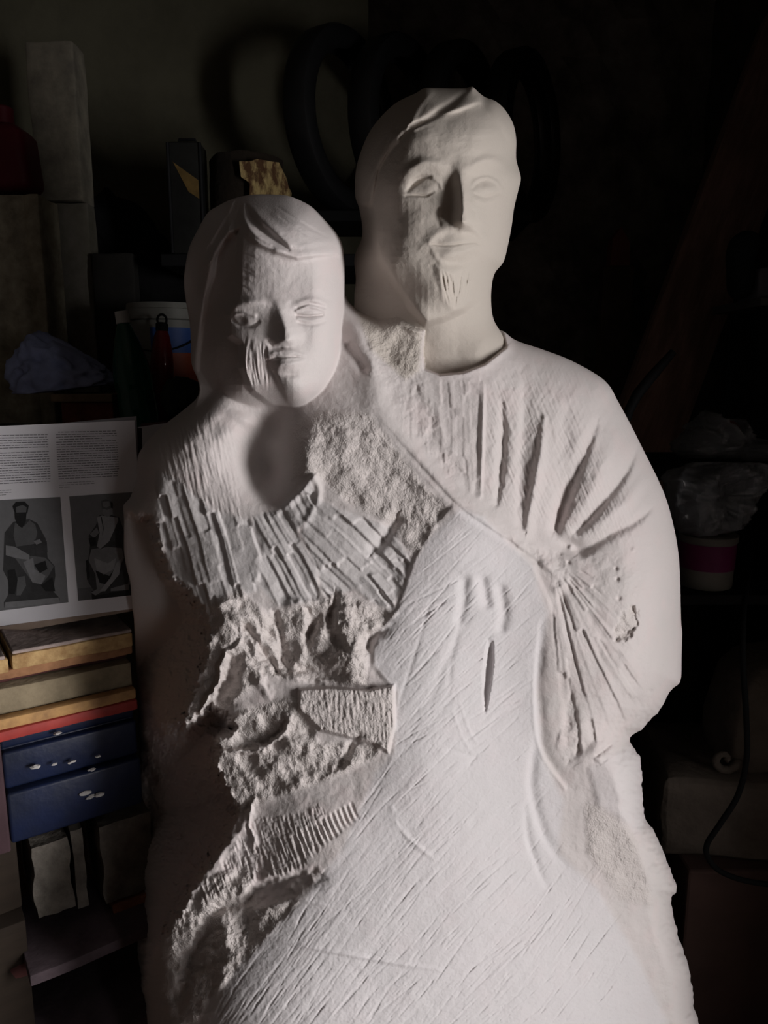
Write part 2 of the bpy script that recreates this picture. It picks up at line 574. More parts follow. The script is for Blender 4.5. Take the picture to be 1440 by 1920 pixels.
# cheek and jaw plane
stroke(H, [(716,470),(742,520),(772,562),(797,600)], (14, 10), 3)
stroke(H, [(760,545),(800,560),(826,590)], 24, -4)
H += 0.17 * fbm(8, 5, 2) * sm((s_man) / 20)
H += 0.9 * fbm(34, 8, 3)
# temple tool marks
for k in range(30):
    x0, y0 = 752 + 34 * r_.random(), 262 + 60 * r_.random()
    stroke(H, [(x0, y0), (x0 + 10, y0 - 12)], 2.6, -0.8 * r_.random(), taper=0.4)
H_man = H

# ================================================================== the child's head
s_boy = soften(sd_poly(OUT_BOY, True, 5.0))
H = tps([(500,384,16),(430,410,6),(380,450,-14),(357,530,-42),(405,520,14),(452,480,52),(470,430,48),(560,420,50),(620,450,38),(550,510,64),(470,520,58),(600,540,56),(635,520,38),
    (442,590,50),(440,640,48),(462,600,58),(460,650,58),(600,630,56),(530,600,62),(550,690,66),(478,705,54),(592,700,50),(550,745,60),(380,620,-10),(370,700,-36),(412,715,-8),(418,650,34),(452,725,46),(455,762,-16),(500,775,-4),(400,800,-60),(450,830,-60)])
plateau(H, [(450,430),(448,500),(448,540),(443,562),(425,590),(430,630),(452,645),(452,690),(472,735),(517,767),(517,860),(372,860),(366,745),(372,660),(380,600),(389,548),(399,500),(405,480),(418,456),(428,440)], -24, 13, False)
# hair
FR = [(424,446),(438,444),(456,447),(479,456),(518,474),(557,486),(597,480),(634,478),(641,490),(642,560),(720,560),(720,330),(430,330)]
plateau(H, FR, 8, 8, False)
stroke(H, [(440,444),(458,449),(480,457),(518,475),(557,487),(597,481),(634,479)], 6, [1,2,2,2,2,1.5,1])
stroke(H, [(461,383),(468,400),(482,419),(510,444),(541,468)], [2,8,12,12,4], [-4,-13,-15,-12,-3])
stroke(H, [(448,392),(443,408),(443,424),(457,444),(480,455)], [3,9,12,9,3], [-3,-10,-13,-9,-2])
stroke(H, [(457,384),(458,410),(472,434),(500,452),(532,470)], 6, [2,4,4,3,2])
stroke(H, [(465,382),(486,408),(514,434),(545,458)], (12, 7), [2,4,5,3])
stroke(H, [(520,470),(552,478),(590,474),(632,470)], 9, 2)
for k in range(26):
    t = k / 25.0
    stroke(H, [(478 + 40 * t, 392 - 8 * t), (505 + 58 * t, 428 - 14 * t), (548 + 70 * t, 466 - 20 * t)], 3.2, -0.7 - 0.8 * r_.random(), taper=0.3)
for k in range(12):
    x0 = 474 + 7 * k
    stroke(H, [(x0, 372 + 2 * r_.random()), (x0 + 10, 388 + 6 * r_.random())], 3, -1.6 * r_.random(), taper=0.3)
for P, h in (([(435,386),(422,408),(405,436),(394,456)], 7), ([(429,432),(418,456),(404,478),(398,487)], 6), ([(403,490),(401,512),(394,532),(389,545)], 6)):
    stroke(H, P, (4, 22), h, 'v')
stroke(H, [(440,392),(426,424),(414,446)], (5, 16), -4)
# temple edge with its tool marks
for k in range(40):
    y0 = 470 + 95 * r_.random()
    stroke(H, [(446 + 6 * r_.random(), y0), (462 + 22 * r_.random(), y0 + 14)], 2.4, -1.0 * r_.random(), taper=0.4)
# eyes and brow
blob(H, 462, 600, 32, 18, -9, -4); blob(H, 582, 590, 36, 17, -7, 4)
stroke(H, [(412,594),(428,579),(452,569),(478,566),(500,571)], (9, 12), [2,5,6,5,2])
stroke(H, [(545,580),(562,569),(590,563),(612,572),(618,582)], (9, 12), [1,3,4,3.5,1])
blob(H, 464, 600, 18, 12, 7, -5); blob(H, 581, 588, 24, 11, 7, 4)
blob(H, 456, 603, 6, 5, -5)
stroke(H, [(438,602),(450,610),(470,612),(484,604)], 4, -3)
stroke(H, [(440,590),(458,587),(478,592)], 4, 2.5)
stroke(H, [(556,591),(578,592.5),(606,590)], 3.2, -4.5, 'v')
stroke(H, [(556,583),(580,575),(608,582)], 4, 3.2)
stroke(H, [(558,577),(580,568),(608,575)], 4, -2.5)
stroke(H, [(560,598),(582,601),(604,597)], 4, 2.4)
stroke(H, [(560,605),(584,609),(608,603)], 5, -2)
# nose
N = np.zeros(SHP, np.float32)
stroke(N, [(518,562),(524,578),(530,602),(536,626),(540,655)], ([18,26,30,34,36],[18,19,21,25,27]), [3,9,14,19,21], 'v')
stroke(N, [(526,575),(536,605),(543,634)], 8, [0,2,4])
N *= sm((643 - 0.22 * (UU - 540) - VV) / (9 + 14 * sm((UU - 536) / 16)) + 0.5)
N = box(box(N, 5, 0), 5, 1)
H += np.minimum(N, 18 + 0.2 * (N - 18))
stroke(H, [(504,640),(512,650),(526,652)], 6, -4)
blob(H, 528, 640, 9, 8, 2)
H += rub(sm((26 - np.hypot(UU - 525, VV - 650)) / 12), 1.8, 10, 31)
# mouth and chin
blob(H, 540, 672, 40, 26, 8)
stroke(H, [(500,677),(516,672),(536,669),(556,668),(570,669)], [3,4,3.5,3,2.5], [-3,-4,-3.5,-3,-1.5], 'v')
stroke(H, [(512,662),(532,657),(552,659),(568,666)], (5, 6), 2)
stroke(H, [(508,684),(530,684),(552,682),(570,676)], [5,7,8,5], [1,3,4,2])
blob(H, 506, 684, 16, 14, -6)
H += rub(sm((22 - np.hypot((UU - 512), VV - 682)) / 12), 2.2, 9, 33)
blob(H, 545, 702, 26, 8, -4)
blob(H, 553, 727, 32, 26, 8)
stroke(H, [(512,700),(522,724),(534,752),(545,770)], (6, 18), -7)
# chisel strands on the cheek
for k in range(34):
    t = k / 33.0
    x0, y0 = 458 + 40 * t + r_.normal(0, 2), 628 + 18 * r_.random() + 14 * t
    x1, y1 = 462 + 42 * t + r_.normal(0, 2), 708 + 34 * r_.random()
    stroke(H, [(x0, y0), ((x0 + x1) / 2 - 5 + 6 * t, (y0 + y1) / 2), (x1, y1)], 2.6, -1.5 * (0.4 + r_.random()), 'v', taper=0.25)
for k in range(14):
    x0, y0 = 456 + 24 * r_.random(), 612 + 26 * r_.random()
    stroke(H, [(x0, y0 + 10), (x0 + 16, y0)], 2.2, -1.2 * r_.random(), 'v', taper=0.3)
H += 0.17 * fbm(8, 15, 2) + 0.8 * fbm(34, 18, 3)
H += rub(sm(sd_poly([(548,772),(572,742),(606,722),(650,690),(650,780),(560,800)]) / 12), 3.0, 11, 36)
H_boy = H

# ================================================================== the body block
s_body = soften(sd_poly(OUT_BODY, True, 6.0))
H = tps([(660,600,-25),(740,620,-18),(700,700,-4),(800,760,0),(900,720,-6),(950,690,-18),(1000,700,-28),(1080,740,-36),(1140,800,-44),(880,850,8),(1000,880,-2),(1100,900,-14),(1200,950,-34),
    (1050,1010,-8),(1150,1080,4),(1230,1100,-16),(1270,1200,-30),(1180,1200,12),(1230,1270,0),(1180,1340,10),
    (300,850,-30),(380,830,0),(330,950,-12),(430,960,10),(500,800,-30),(560,830,8),(650,800,22),(620,900,24),(720,880,24),(760,930,26),(560,1000,26),(660,1000,34),(480,1080,30),(380,1080,12),(300,1050,-25),
    (600,1100,38),(730,1050,34),(450,1200,36),(560,1180,34),(660,1180,46),(560,1330,60),(660,1340,70),(480,1400,52),(460,1480,54),(650,1450,78),
    (770,1130,52),(850,1000,38),(950,1050,18),(820,1250,58),(950,1250,24),(1000,1400,26),(800,1450,84),(1050,1550,32),(900,1650,92),(700,1600,110),(600,1550,100),(560,1650,114),(1100,1750,60),
    (700,1850,158),(900,1900,140),(1100,1900,92),(1200,1750,30),(1260,1900,30),(480,1750,126),(420,1900,156),(350,1800,96),(300,1850,76),(300,1920,84),(480,1600,76),(400,1680,88),(330,1740,84),
    (1190,1500,20),(300,2150,110),(700,2150,210),(1000,2150,170),(1300,2150,60),(300,2320,130),(700,2320,230),(1000,2320,190),(1300,2320,80)])
# dark, undercut left flank of the block
FLANK = [(150,960),(284,970),(296,1030),(316,1082),(345,1105),(377,1137),(388,1178),(383,1232),(366,1274),(350,1320),(338,1352),(352,1360),(372,1345),(394,1322),(420,1340),(440,1368),(408,1384),(402,1437),(423,1483),(444,1517),(424,1567),(398,1608),
    (369,1642),(340,1696),(315,1742),(286,1775),(270,1837),(262,1900),(262,1990),(150,1990)]
sd_f = sd_poly(FLANK) + 5 * perlin(UU / 14, VV / 14, 60) + 3 * perlin(UU / 5, VV / 5, 61)
H -= 80 * sm(sd_f / 26 + 0.35) + 165 * np.clip(sd_f / 130, 0, 1)
flank = sm(sd_f / 16 + 0.5)
# collar, neck hollow, rough ledge under the beard
neck = sm(sd_poly([(800,622),(794,660),(797,691),(825,701),(867,697),(908,681),(948,650),(938,600),(860,560),(800,560)]) / 9 + 0.5)
H -= 70 * neck
stroke(H, [(797,692),(825,702),(867,698),(908,682),(948,651)], (5, 14), [0,2,3,5,7])
# hollow under the child's chin
blob(H, 462, 872, 96, 86, -16, -6); blob(H, 498, 882, 50, 70, -46, -6); blob(H, 575, 860, 28, 60, 14)
blob(H, 520, 800, 40, 40, -22)
blob(H, 425, 815, 34, 24, 10, -25)
blob(H, 455, 785, 40, 14, 8, 25)
# edge that runs from the child's jaw over the chest to the elbow
stroke(H, [(648,560),(672,620),(700,700),(716,770),(796,872),(867,947),(967,1005),(1056,1082)], ([20,26,30,30,26,26,22,18],[22,30,36,40,46,44,34,24]), [10,14,12,10,12,12,9,6])
stroke(H, [(722,800),(800,888),(866,956),(960,1020),(1040,1085)], (5, 8), [-0.5,-2,-2.5,-2,-1])
stroke(H, [(655,650),(670,668),(684,690)], (9, 14), -9)
# folds of the robe gathering at the elbow
stroke(H, [(907,722),(906,780),(904,850),(901,930)], (5, 9), [2,6,6,3], 'v')
stroke(H, [(941,756),(943,820),(938,890),(931,945)], ([6,10,10,6],[8,12,13,7]), [-3,-9,-10,-4])
stroke(H, [(978,696),(984,760),(978,850),(972,985)], ([14,24,24,14],[7,10,12,8]), [-2,-6,-7,-3])
stroke(H, [(1021,784),(1014,850),(1003,910),(988,992)], ([6,12,16,15],[7,11,12,8]), [4,9,10,6])
stroke(H, [(1066,760),(1058,850),(1050,930),(1044,1000)], [14,26,22,12], [-2,-7,-8,-5])
stroke(H, [(1119,796),(1097,850),(1072,908),(1042,990)], ([6,11,13,11],[13,20,21,15]), [-4,-11,-13,-10])
stroke(H, [(1150,820),(1118,900),(1085,965)], 18, [3,7,4])
stroke(H, [(1194,842),(1174,884),(1142,928),(1082,996)], ([6,10,12,10],[12,18,19,12]), [-5,-12,-14,-9])
stroke(H, [(1205,900),(1170,945),(1120,985)], 14, [3,6,4])
stroke(H, [(1220,955),(1188,980),(1150,998),(1090,1036)], ([6,10,12,12],[9,13,15,15]), [-4,-9,-10,-9])
blob(H, 1072, 1024, 34, 18, -12, 15)
drape = sm(sd_poly([(930,690),(1000,640),(1160,700),(1290,960),(1240,1040),(1100,1030),(1040,1000),(960,990),(900,930),(900,720)]) / 30)
H += (0.9 * fbm(5, 70, 2, ang=68, squash=9) + 0.6 * fbm(9, 73, 2, ang=-60, squash=6)) * drape
# chest: narrow claw-chisel runs
m = sm(sd_poly([(770,710),(905,705),(912,930),(870,930),(800,860),(740,800)]) / 12)
H += chisel(m, 88, 14, 2.0, 95, 80, tilt=0.9, wob=3)
H += rub(sm(sd_poly([(660,640),(780,620),(800,690),(830,780),(880,900),(840,905),(760,820),(700,720)]) / 18), 2.2, 14, 83)
ledge = sm(sd_poly([(655,570),(740,578),(768,588),(800,618),(792,700),(760,720),(690,660)]) / 14)
H += rub(ledge, 4.5, 13, 86)
stroke(H, [(742,590),(762,612),(782,622),(800,618)], 8, 7)
stroke(H, [(798,622),(826,610),(868,592)], (6, 8), 6)
# child's shoulder: fine claw marks
shoulder = sm(sd_poly([(262,850),(320,795),(400,770),(440,800),(450,900),(470,990),(380,960),(300,900)]) / 16)
H += (0.9 * fbm(6, 90, 2, ang=80, squash=10) + 0.5 * fbm(4, 92, 2, ang=74, squash=8)) * shoulder
# stepped flat-chisel bites over the child's chest
m1 = sm(sd_poly([(285,870),(330,890),(400,950),(470,970),(500,1010),(490,1110),(380,1160),(320,1085),(290,1000)]) / 12)
H += chisel(m1, 74, 26, 6, 100, 100, tilt=0.9)
m2 = sm(sd_poly([(470,965),(520,950),(585,893),(600,955),(560,1000),(600,1060),(600,1130),(520,1140),(480,1100)]) / 9)
H += chisel(m2, 62, 24, 6, 90, 110, tilt=0.9)
m3 = sm(sd_poly([(585,925),(640,950),(735,985),(770,1040),(745,1110),(690,1100),(610,1130),(585,1060),(560,1000)]) / 9)
H += chisel(m3, 44, 25, 5.5, 100, 120, tilt=0.9)
m4 = sm(sd_poly([(650,1095),(700,1070),(770,1030),(775,1060),(735,1150),(690,1130)]) / 8)
H += chisel(m4, 48, 21, 5, 75, 124, tilt=0.9)
stroke(H, [(742,975),(722,1010),(706,1030)], (12, 18), -11)
stroke(H, [(520,960),(556,930),(588,893)], (7, 10), [4,7,6])
stroke(H, [(590,895),(598,930),(570,985)], 8, [5,4,3])
# crumbly stone
crumb = np.zeros(SHP, np.float32)
def crumble(poly, amp, scale, seed, w=14):
    global H, crumb
    m = sm(sd_poly(poly) / w + 0.3)
    H = H + rub(m, amp, scale, seed)
    crumb = np.maximum(crumb, m)
crumble([(540,800),(600,770),(690,770),(790,900),(840,950),(780,1050),(735,985),(650,945),(590,890),(545,900)], 3.4, 12, 130)
crumble([(275,930),(300,1000),(330,1085),(300,1100),(270,1010)], 4, 10, 134)
crumble([(380,1140),(450,1100),(500,1150),(640,1110),(745,1150),(690,1200),(690,1290),(610,1285),(500,1270),(430,1330),(400,1420),(380,1300)], 7.5, 15, 138, 18)
crumble([(400,1380),(450,1330),(560,1300),(600,1390),(735,1390),(700,1425),(600,1470),(480,1510),(440,1530),(410,1450)], 5.5, 12, 142)
crumble([(320,1740),(400,1640),(470,1620),(480,1700),(560,1690),(500,1760),(390,1880),(360,1940),(262,1940),(262,1850)], 6.0, 15, 146)
crumble([(345,1300),(400,1270),(440,1210),(450,1260),(400,1320),(345,1370)], 4.5, 10, 150)
H += flank * (3.0 * fbm(40, 154, 3) + 0.7 * fbm(9, 157, 3))
WARP = True
# big dents and bosses in the broken belly
blob(H, 584, 1180, 15, 46, -22, 6); blob(H, 590, 1262, 60, 20, -17, 12); blob(H, 655, 1240, 34, 45, 12); stroke(H, [(515,1150),(528,1200),(540,1250)], 9, -8); stroke(H, [(625,1120),(618,1180),(640,1215)], (14, 8), -9)
blob(H, 560, 1140, 40, 22, 10); blob(H, 650, 1160, 36, 32, 12); blob(H, 700, 1195, 40, 16, -12, -40); blob(H, 445, 1160, 36, 42, 12); blob(H, 520, 1210, 14, 60, -10, -35)
stroke(H, [(432,1188),(452,1220),(480,1262),(505,1300)], (9, 12), [-2,8,8,3])
stroke(H, [(462,1180),(500,1230),(520,1260)], (12, 8), -14)
stroke(H, [(440,1204),(420,1245),(396,1300),(372,1345),(340,1372)], (14, 7), [8,11,12,9,3], 'v')
stroke(H, [(452,1230),(430,1270),(408,1320)], 16, [-6,-12,-8])
blob(H, 425, 1300, 22, 36, -12, 20)
WARP = False
# ledge of claw-cut stone
led = sm(sd_poly([(560,1292),(620,1288),(690,1292),(739,1284),(741,1360),(728,1412),(700,1395),(600,1370),(560,1330)]) / 8 + 0.4)
H += led * 9 + (1.0 * fbm(5, 160, 3, ang=84, squash=6) + 0.8 * fbm(9, 163, 3)) * led
stroke(H, [(590,1284),(640,1288),(694,1292)], (10, 4), -7)
WARP = True
blob(H, 480, 1380, 48, 26, -10, -25)
stroke(H, [(420,1412),(470,1405),(510,1392),(545,1352)], (12, 7), [6,9,9,4])
stroke(H, [(418,1404),(465,1396),(505,1384),(535,1350)], (8, 6), [-6,-9,-8,-4])
blob(H, 480, 1440, 28, 34, -9, 20); blob(H, 540, 1420, 24, 40, 6, 20)
stroke(H, [(668,1388),(652,1415),(636,1435)], 10, -7)
WARP = False
# lower left: claw-cut band and hollow under it
band = sm(sd_poly([(340,1690),(420,1610),(470,1530),(560,1520),(600,1500),(640,1560),(560,1640),(460,1670),(400,1690),(330,1750)]) / 10)
H += (1.5 * fbm(5, 166, 2, ang=72, squash=8) + 0.8 * fbm(6, 168, 3)) * band
for k in range(13):
    x0 = 548 + 9 * k; y0 = 1562 - 5 * k
    stroke(H, [(x0, y0), (x0 + 12, y0 + 30), (x0 + 20, y0 + 58 - 2 * k)], (5, 3.5), -3.2, 'v', taper=0.2)
WARP = True
stroke(H, [(420,1700),(470,1680),(540,1655),(585,1640)], (14, 24), [-10,-20,-18,-6])
blob(H, 385, 1760, 26, 60, -24, 18); blob(H, 350, 1830, 16, 70, -20, 14); blob(H, 450, 1720, 30, 30, -8)
stroke(H, [(330,1700),(390,1640),(440,1570),(470,1510)], (10, 16), 5)
stroke(H, [(466,1515),(470,1545),(478,1580)], 6, 5)
stroke(H, [(480,1640),(470,1690),(462,1740)], (22, 10), -8)
WARP = False
# the smooth sawn face of the lower block
SLAB = [(858,950),(905,965),(1000,1060),(1030,1150),(1010,1300),(1020,1420),(1060,1500),(1050,1600),(1120,1660),(1200,1800),(1260,1930),(1300,2150),(300,2150),(400,1900),(440,1810),(480,1760),(560,1690),(640,1590),(700,1450),(735,1410),(742,1300),(700,1250),(695,1200),(745,1140),(775,1050),(800,1010)]
slab = sm(sd_poly(SLAB) / 16 + 0.3)
edge_l = sd_poly([(700,1250),(695,1200),(745,1140),(775,1050),(812,985),(850,945),(905,966),(1000,1060),(1040,1150),(1700,1500),(1700,2400),(200,2400),(380,1930),(440,1812),(490,1765),(600,1700),(690,1560),(720,1450),(735,1410),(742,1300)])
H += 3.0 * sm(edge_l / 10 + 0.5) * sm((1480 - VV) / 150)
H -= 3.0 * sm((UU - 850) / 160) * sm((1480 - VV) / 150)
H += (0.9 * fbm(90, 170, 2, ang=-50, squash=4) + 0.30 * fbm(14, 172, 3, ang=-50, squash=9) + 0.10 * fbm(6, 174, 3)) * slab * 1.2
sl_ang = lambda x, y: -48 - 8 * math.sin(x * 0.004) - (12 if x > 1000 else 0)
scratches(H, 620, SLAB, sl_ang, 4.5, 40, 260, 1.5, 2.6, 0.35, 1.15, 180, both=0.15, curve=0.03)
scratches(H, 90, [(700,1650),(1180,1560),(1240,1930),(520,1930)], sl_ang, 4, 60, 200, 1.7, 2.9, 0.6, 1.7, 181, both=0.2, curve=0.03)
scratches(H, 60, [(700,1200),(780,1080),(900,960),(1000,1100),(1000,1400),(740,1500)], lambda x, y: -38, 9, 60, 180, 1.7, 3.4, 0.6, 1.8, 182, both=0.25, curve=0.03)
for P, w, d in (([(812,1110),(786,1200),(745,1330)], 5, -2), ([(900,1130),(850,1210),(800,1330)], 9, -3), ([(866,1150),(846,1240),(842,1300)], 7, -2.2),
                ([(730,1505),(760,1565),(820,1615)], 6, 3), ([(735,1520),(757,1560)], 5, -2.5), ([(470,1753),(600,1780),(740,1806),(830,1818)], 5, 3.2), ([(530,1678),(580,1690),(620,1700)], 5, 2.5),
                ([(860,1310),(880,1370),(900,1400)], 4, 1.6), ([(845,1325),(868,1385),(890,1420)], 4, 1.5), ([(830,1400),(900,1420),(960,1405)], 5, -1.5)):
    stroke(H, P, w, d * 0.5, taper=0.2)
stroke(H, [(920,1198),(917,1240),(912,1290),(909,1340)], ([5,9,8,2],[6,10,8,2]), [-7,-13,-12,-2], 'c', taper=0.1)
# sleeve fan under the elbow
fan = sm(sd_poly([(1040,1080),(1100,1060),(1200,1220),(1215,1330),(1100,1410),(1070,1440),(1045,1290),(1030,1160)]) / 14)
H += chisel(fan, 0, 22, 4.0, 130, 190, centre=(1030, 1040, 250), tilt=0.9, wob=3)
H += rub(sm(sd_poly([(1060,1040),(1240,1010),(1250,1180),(1220,1280),(1150,1320),(1190,1220),(1120,1120)]) / 20), 1.8, 13, 195)
stroke(H, [(1019,1165),(1011,1230),(1009,1300),(1018,1398),(1040,1440),(1066,1473)], (16, 12), [-2,-4.5,-5,-5,-4.5,-2])
stroke(H, [(1008,1180),(1000,1290),(1010,1400),(1058,1478)], 5, [0.5,1.5,2,1.5])
stroke(H, [(1006,1375),(999,1430),(997,1484),(1018,1560),(1048,1612)], (14, 10), [-1.5,-4,-4.5,-4,-1.5])
stroke(H, [(985,1508),(988,1560),(998,1600),(1024,1662)], (10, 7), [-1,-2.5,-3,-1])
H += rub(sm(sd_poly([(1072,1275),(1085,1300),(1095,1410),(1062,1440),(1038,1400)]) / 8), 3.0, 12, 198)
blob(H, 1067, 1350, 14, 60, -6, 4)
stroke(H, [(1094,1425),(1140,1392),(1190,1355),(1250,1300)], (16, 22), [4,8,9,6])
stroke(H, [(1120,1415),(1150,1392),(1172,1372)], (6, 6), -6)
H += rub(sm(sd_poly([(1105,1425),(1170,1375),(1180,1390),(1125,1440)]) / 6), 3.5, 8, 199)
nick = sm((sd_poly([(1150,1182),(1160,1160),(1182,1132),(1196,1145),(1194,1175),(1175,1205),(1152,1200)]) + 7 * perlin(UU / 10, VV / 10, 77)) / 9 + 0.4)
H += nick * -7 + rub(nick, 5, 9, 200)
crumb = np.maximum(crumb, nick)
for (u, v, r2, d) in ((1157,1086,5,-5),(1070,1026,6,5),(1066,1055,4,-4),(1188,1030,5,3),(1160,1122,5,-3),(1155,1066,4,-4),(1219,1296,6,-5),(1240,1250,7,-4)):
    blob(H, u, v, r2, r2, d)
stroke(H, [(985,1000),(1010,1030),(1045,1050),(1060,1100),(1050,1130)], 18, -3)
H += rub(sm(sd_poly([(860,950),(960,1000),(1060,1030),(1080,1090),(1045,1130),(1000,1060),(900,980)]) / 12), 3.2, 9, 203)
for P in ([(870,1090),(868,1135),(862,1160)], [(938,1105),(945,1150),(940,1175)], [(905,1090),(912,1130)]):
    stroke(H, P, 13, -6)
# lower right: broken facet and rubble edge
facet = plateau(H, [(1104,1440),(1140,1420),(1182,1398),(1215,1400),(1220,1530),(1193,1568),(1178,1545),(1120,1510)], 3, 16, False)
crumble([(1095,1500),(1125,1510),(1180,1550),(1195,1570),(1230,1700),(1160,1690),(1100,1600)], 2.6, 16, 206, 20)
H += rub(sm(sd_poly([(1180,1560),(1230,1560),(1310,1900),(1340,2150),(1240,2150),(1220,1800)]) / 25), 3.0, 16, 209)
blob(H, 1240, 1640, 26, 20, 10); stroke(H, [(1225,1610),(1240,1680),(1258,1700)], 8, -4)
# overall grain
H += 0.20 * fbm(5, 212, 2) + 0.9 * fbm(30, 214, 3) * (1 - slab * 0.6)
H_body = H
s_body = s_body + sm((VV - 1250) / 120) * (3.0 * perlin(UU / 26, VV / 26, 220) + 1.4 * perlin(UU / 9, VV / 9, 221))

YC_body = (1.13 + 0.12 * sm((440 - UU) / 170) * sm((VV - 1130) / 140)).astype(np.float32)
R_man = (82 + 22 * sm((UU - 780) / 80)).astype(np.float32)
R_boy = np.where(UU < 480, 95, 62).astype(np.float32)
R_boy = (62 + 33 * sm((500 - UU) / 90)).astype(np.float32)
R_body = 58 + 52 * sm((UU - 760) / 280)
R_body *= 1 - 0.6 * np.exp(-(((UU - 790) / 170) ** 2 + ((VV - 590) / 70) ** 2))
R_body = (R_body * (1 - 0.55 * sm((VV - 1300) / 200) * sm((UU - 900) / 200))).astype(np.float32)
# ------------------------------------------------------------------ from relief maps to one closed skin
Y0, Y1, DY = 0.72, 1.48, 0.003
Z_FOOT = 0.34
ys = np.arange(Y0, Y1, DY).astype(np.float32)
COMPS = [   # outline distance, rounding, front height, spine depth, back thickness
    (s_man, R_man, H_man, 1.10, 0.13, 'man'),
    (s_boy, R_boy, H_boy, 1.065, 0.12, 'boy'),
    (s_body, R_body, H_body, YC_body, 0.16, 'body'),
]
K_BLEND = 0.004

def field(rows):
    """signed field over a slab of rows: shape (rows, nu, ny)"""
    f = None
    for (s, R, Hh, yc, Db, nm) in COMPS:
        if isinstance(yc, np.ndarray):
            yc = yc[rows]
        q = np.maximum(1 - s[rows] / R[rows], 0).astype(np.float32)
        Df = np.maximum((yc - 1.0) + Hh[rows] / 1000.0, 0.012).astype(np.float32)
        q2 = (q * q)[:, :, None]
        dy = ys[None, None, :] - (yc[:, :, None] if isinstance(yc, np.ndarray) else yc)
        g = np.where(dy < 0, dy / Df[:, :, None], dy / Db)
        g = np.sqrt(g * g + q2) - 1.0
        g *= np.where(dy < 0, Df[:, :, None], Db)
        if f is None:
            f = g
        else:
            h = np.clip(0.5 + 0.5 * (f - g) / K_BLEND, 0, 1)
            f = f + h * (g - f) - K_BLEND * h * (1 - h)
    b = ((960.0 - vs[rows]) / FPX)[:, None, None]
    z = CAMZ + ys[None, None, :] * (-SP + b * CP) / (CP + b * SP)
    return np.maximum(f, Z_FOOT - z)          # flat foot

def surface_nets():
    nv, nu, ny = len(vs), len(us), len(ys)
    ids, pos, quads = [], [], []
    CH = 40
    eids = {0: [], 1: [], 2: []}
    corners = [(a, b, c) for a in (0, 1) for b in (0, 1) for c in (0, 1)]
    cedges = [(i, j) for i in range(8) for j in range(i + 1, 8) if sum(abs(corners[i][k] - corners[j][k]) for k in range(3)) == 1]
    for r0 in range(0, nv - 1, CH):
        r1 = min(r0 + CH, nv - 1)
        f = field(slice(r0, r1 + 1))
        if r1 == nv - 1:
            f[-1] = 1.0
        if r0 == 0:
            f[0] = 1.0
        neg = f < 0
        cnt = np.zeros((r1 - r0, nu - 1, ny - 1), np.uint8)
        for (a, b, c) in corners:
            cnt += neg[a:a + r1 - r0, b:b + nu - 1, c:c + ny - 1]
        I, J, Kk = np.nonzero((cnt > 0) & (cnt < 8))
        vals = np.stack([f[I + a, J + b, Kk + c] for (a, b, c) in corners], 1)
        acc = np.zeros((len(I), 3), np.float32); n = np.zeros(len(I), np.float32)
        for (i, j) in cedges:
            A, B = vals[:, i], vals[:, j]
            cr = (A < 0) != (B < 0)
            t = np.where(cr, A / np.where(cr, A - B, 1), 0)
            ci, cj = np.array(corners[i], np.float32), np.array(corners[j], np.float32)
            p = ci[None] + t[:, None] * (cj - ci)[None]
            acc += p * cr[:, None]; n += cr
        acc /= n[:, None]
        acc += np.stack([I + r0, J, Kk], 1)
        ids.append((((I + r0).astype(np.int64) * nu) + J) * ny + Kk)
        pos.append(acc)
        # edges with a sign change
        d = neg[:r1 - r0, :, :]
        e = neg[1:, :, :] != d
        a, b, c = np.nonzero(e); eids[0].append((a + r0, b, c, d[a, b, c]))
        e = d[:, 1:, :] != d[:, :-1, :]
        a, b, c = np.nonzero(e); eids[1].append((a + r0, b, c, d[a, b, c]))
        e = d[:, :, 1:] != d[:, :, :-1]
        a, b, c = np.nonzero(e); eids[2].append((a + r0, b, c, d[a, b, c]))
    ids = np.concatenate(ids); pos = np.concatenate(pos)
    o = np.argsort(ids); ids = ids[o]; pos = pos[o]
    def look(a, b, c):
        k = (a.astype(np.int64) * nu + b) * ny + c
        i = np.searchsorted(ids, k)
        i = np.minimum(i, len(ids) - 1)
        return np.where(ids[i] == k, i, -1)
    for ax in range(3):
        a = np.concatenate([e[0] for e in eids[ax]]); b = np.concatenate([e[1] for e in eids[ax]])
        c = np.concatenate([e[2] for e in eids[ax]]); sgn = np.concatenate([e[3] for e in eids[ax]])
        if ax == 0:
            q = [look(a, b - 1, c - 1), look(a, b, c - 1), look(a, b, c), look(a, b - 1, c)]
        elif ax == 1:
            q = [look(a - 1, b, c - 1), look(a - 1, b, c), look(a, b, c), look(a, b, c - 1)]
        else:
            q = [look(a - 1, b - 1, c), look(a, b - 1, c), look(a, b, c), look(a - 1, b, c)]
        Q = np.stack(q, 1)
        Q[~sgn] = Q[~sgn][:, ::-1]
        Q = Q[(Q >= 0).all(1)]
        quads.append(Q)
    return pos, np.concatenate(quads)

pos, quads = surface_nets()
pu = U0 + pos[:, 1] * S; pv = V0 + pos[:, 0] * S; py = Y0 + pos[:, 2] * DY
a_ = (pu - 720.0) / FPX; b_ = (960.0 - pv) / FPX
t_ = py / (CP + b_ * SP)
co = np.stack([a_ * t_, py, CAMZ + t_ * (-SP + b_ * CP)], 1).astype(np.float32)

def normals(co, q):
    n = np.cross(co[q[:, 2]] - co[q[:, 0]], co[q[:, 3]] - co[q[:, 1]])
    vn = np.zeros_like(co)
    for k in range(4):
        for ax in range(3):
            vn[:, ax] += np.bincount(q[:, k], n[:, ax], minlength=len(co)).astype(np.float32)
    return vn / np.maximum(np.linalg.norm(vn, axis=1, keepdims=True), 1e-12)

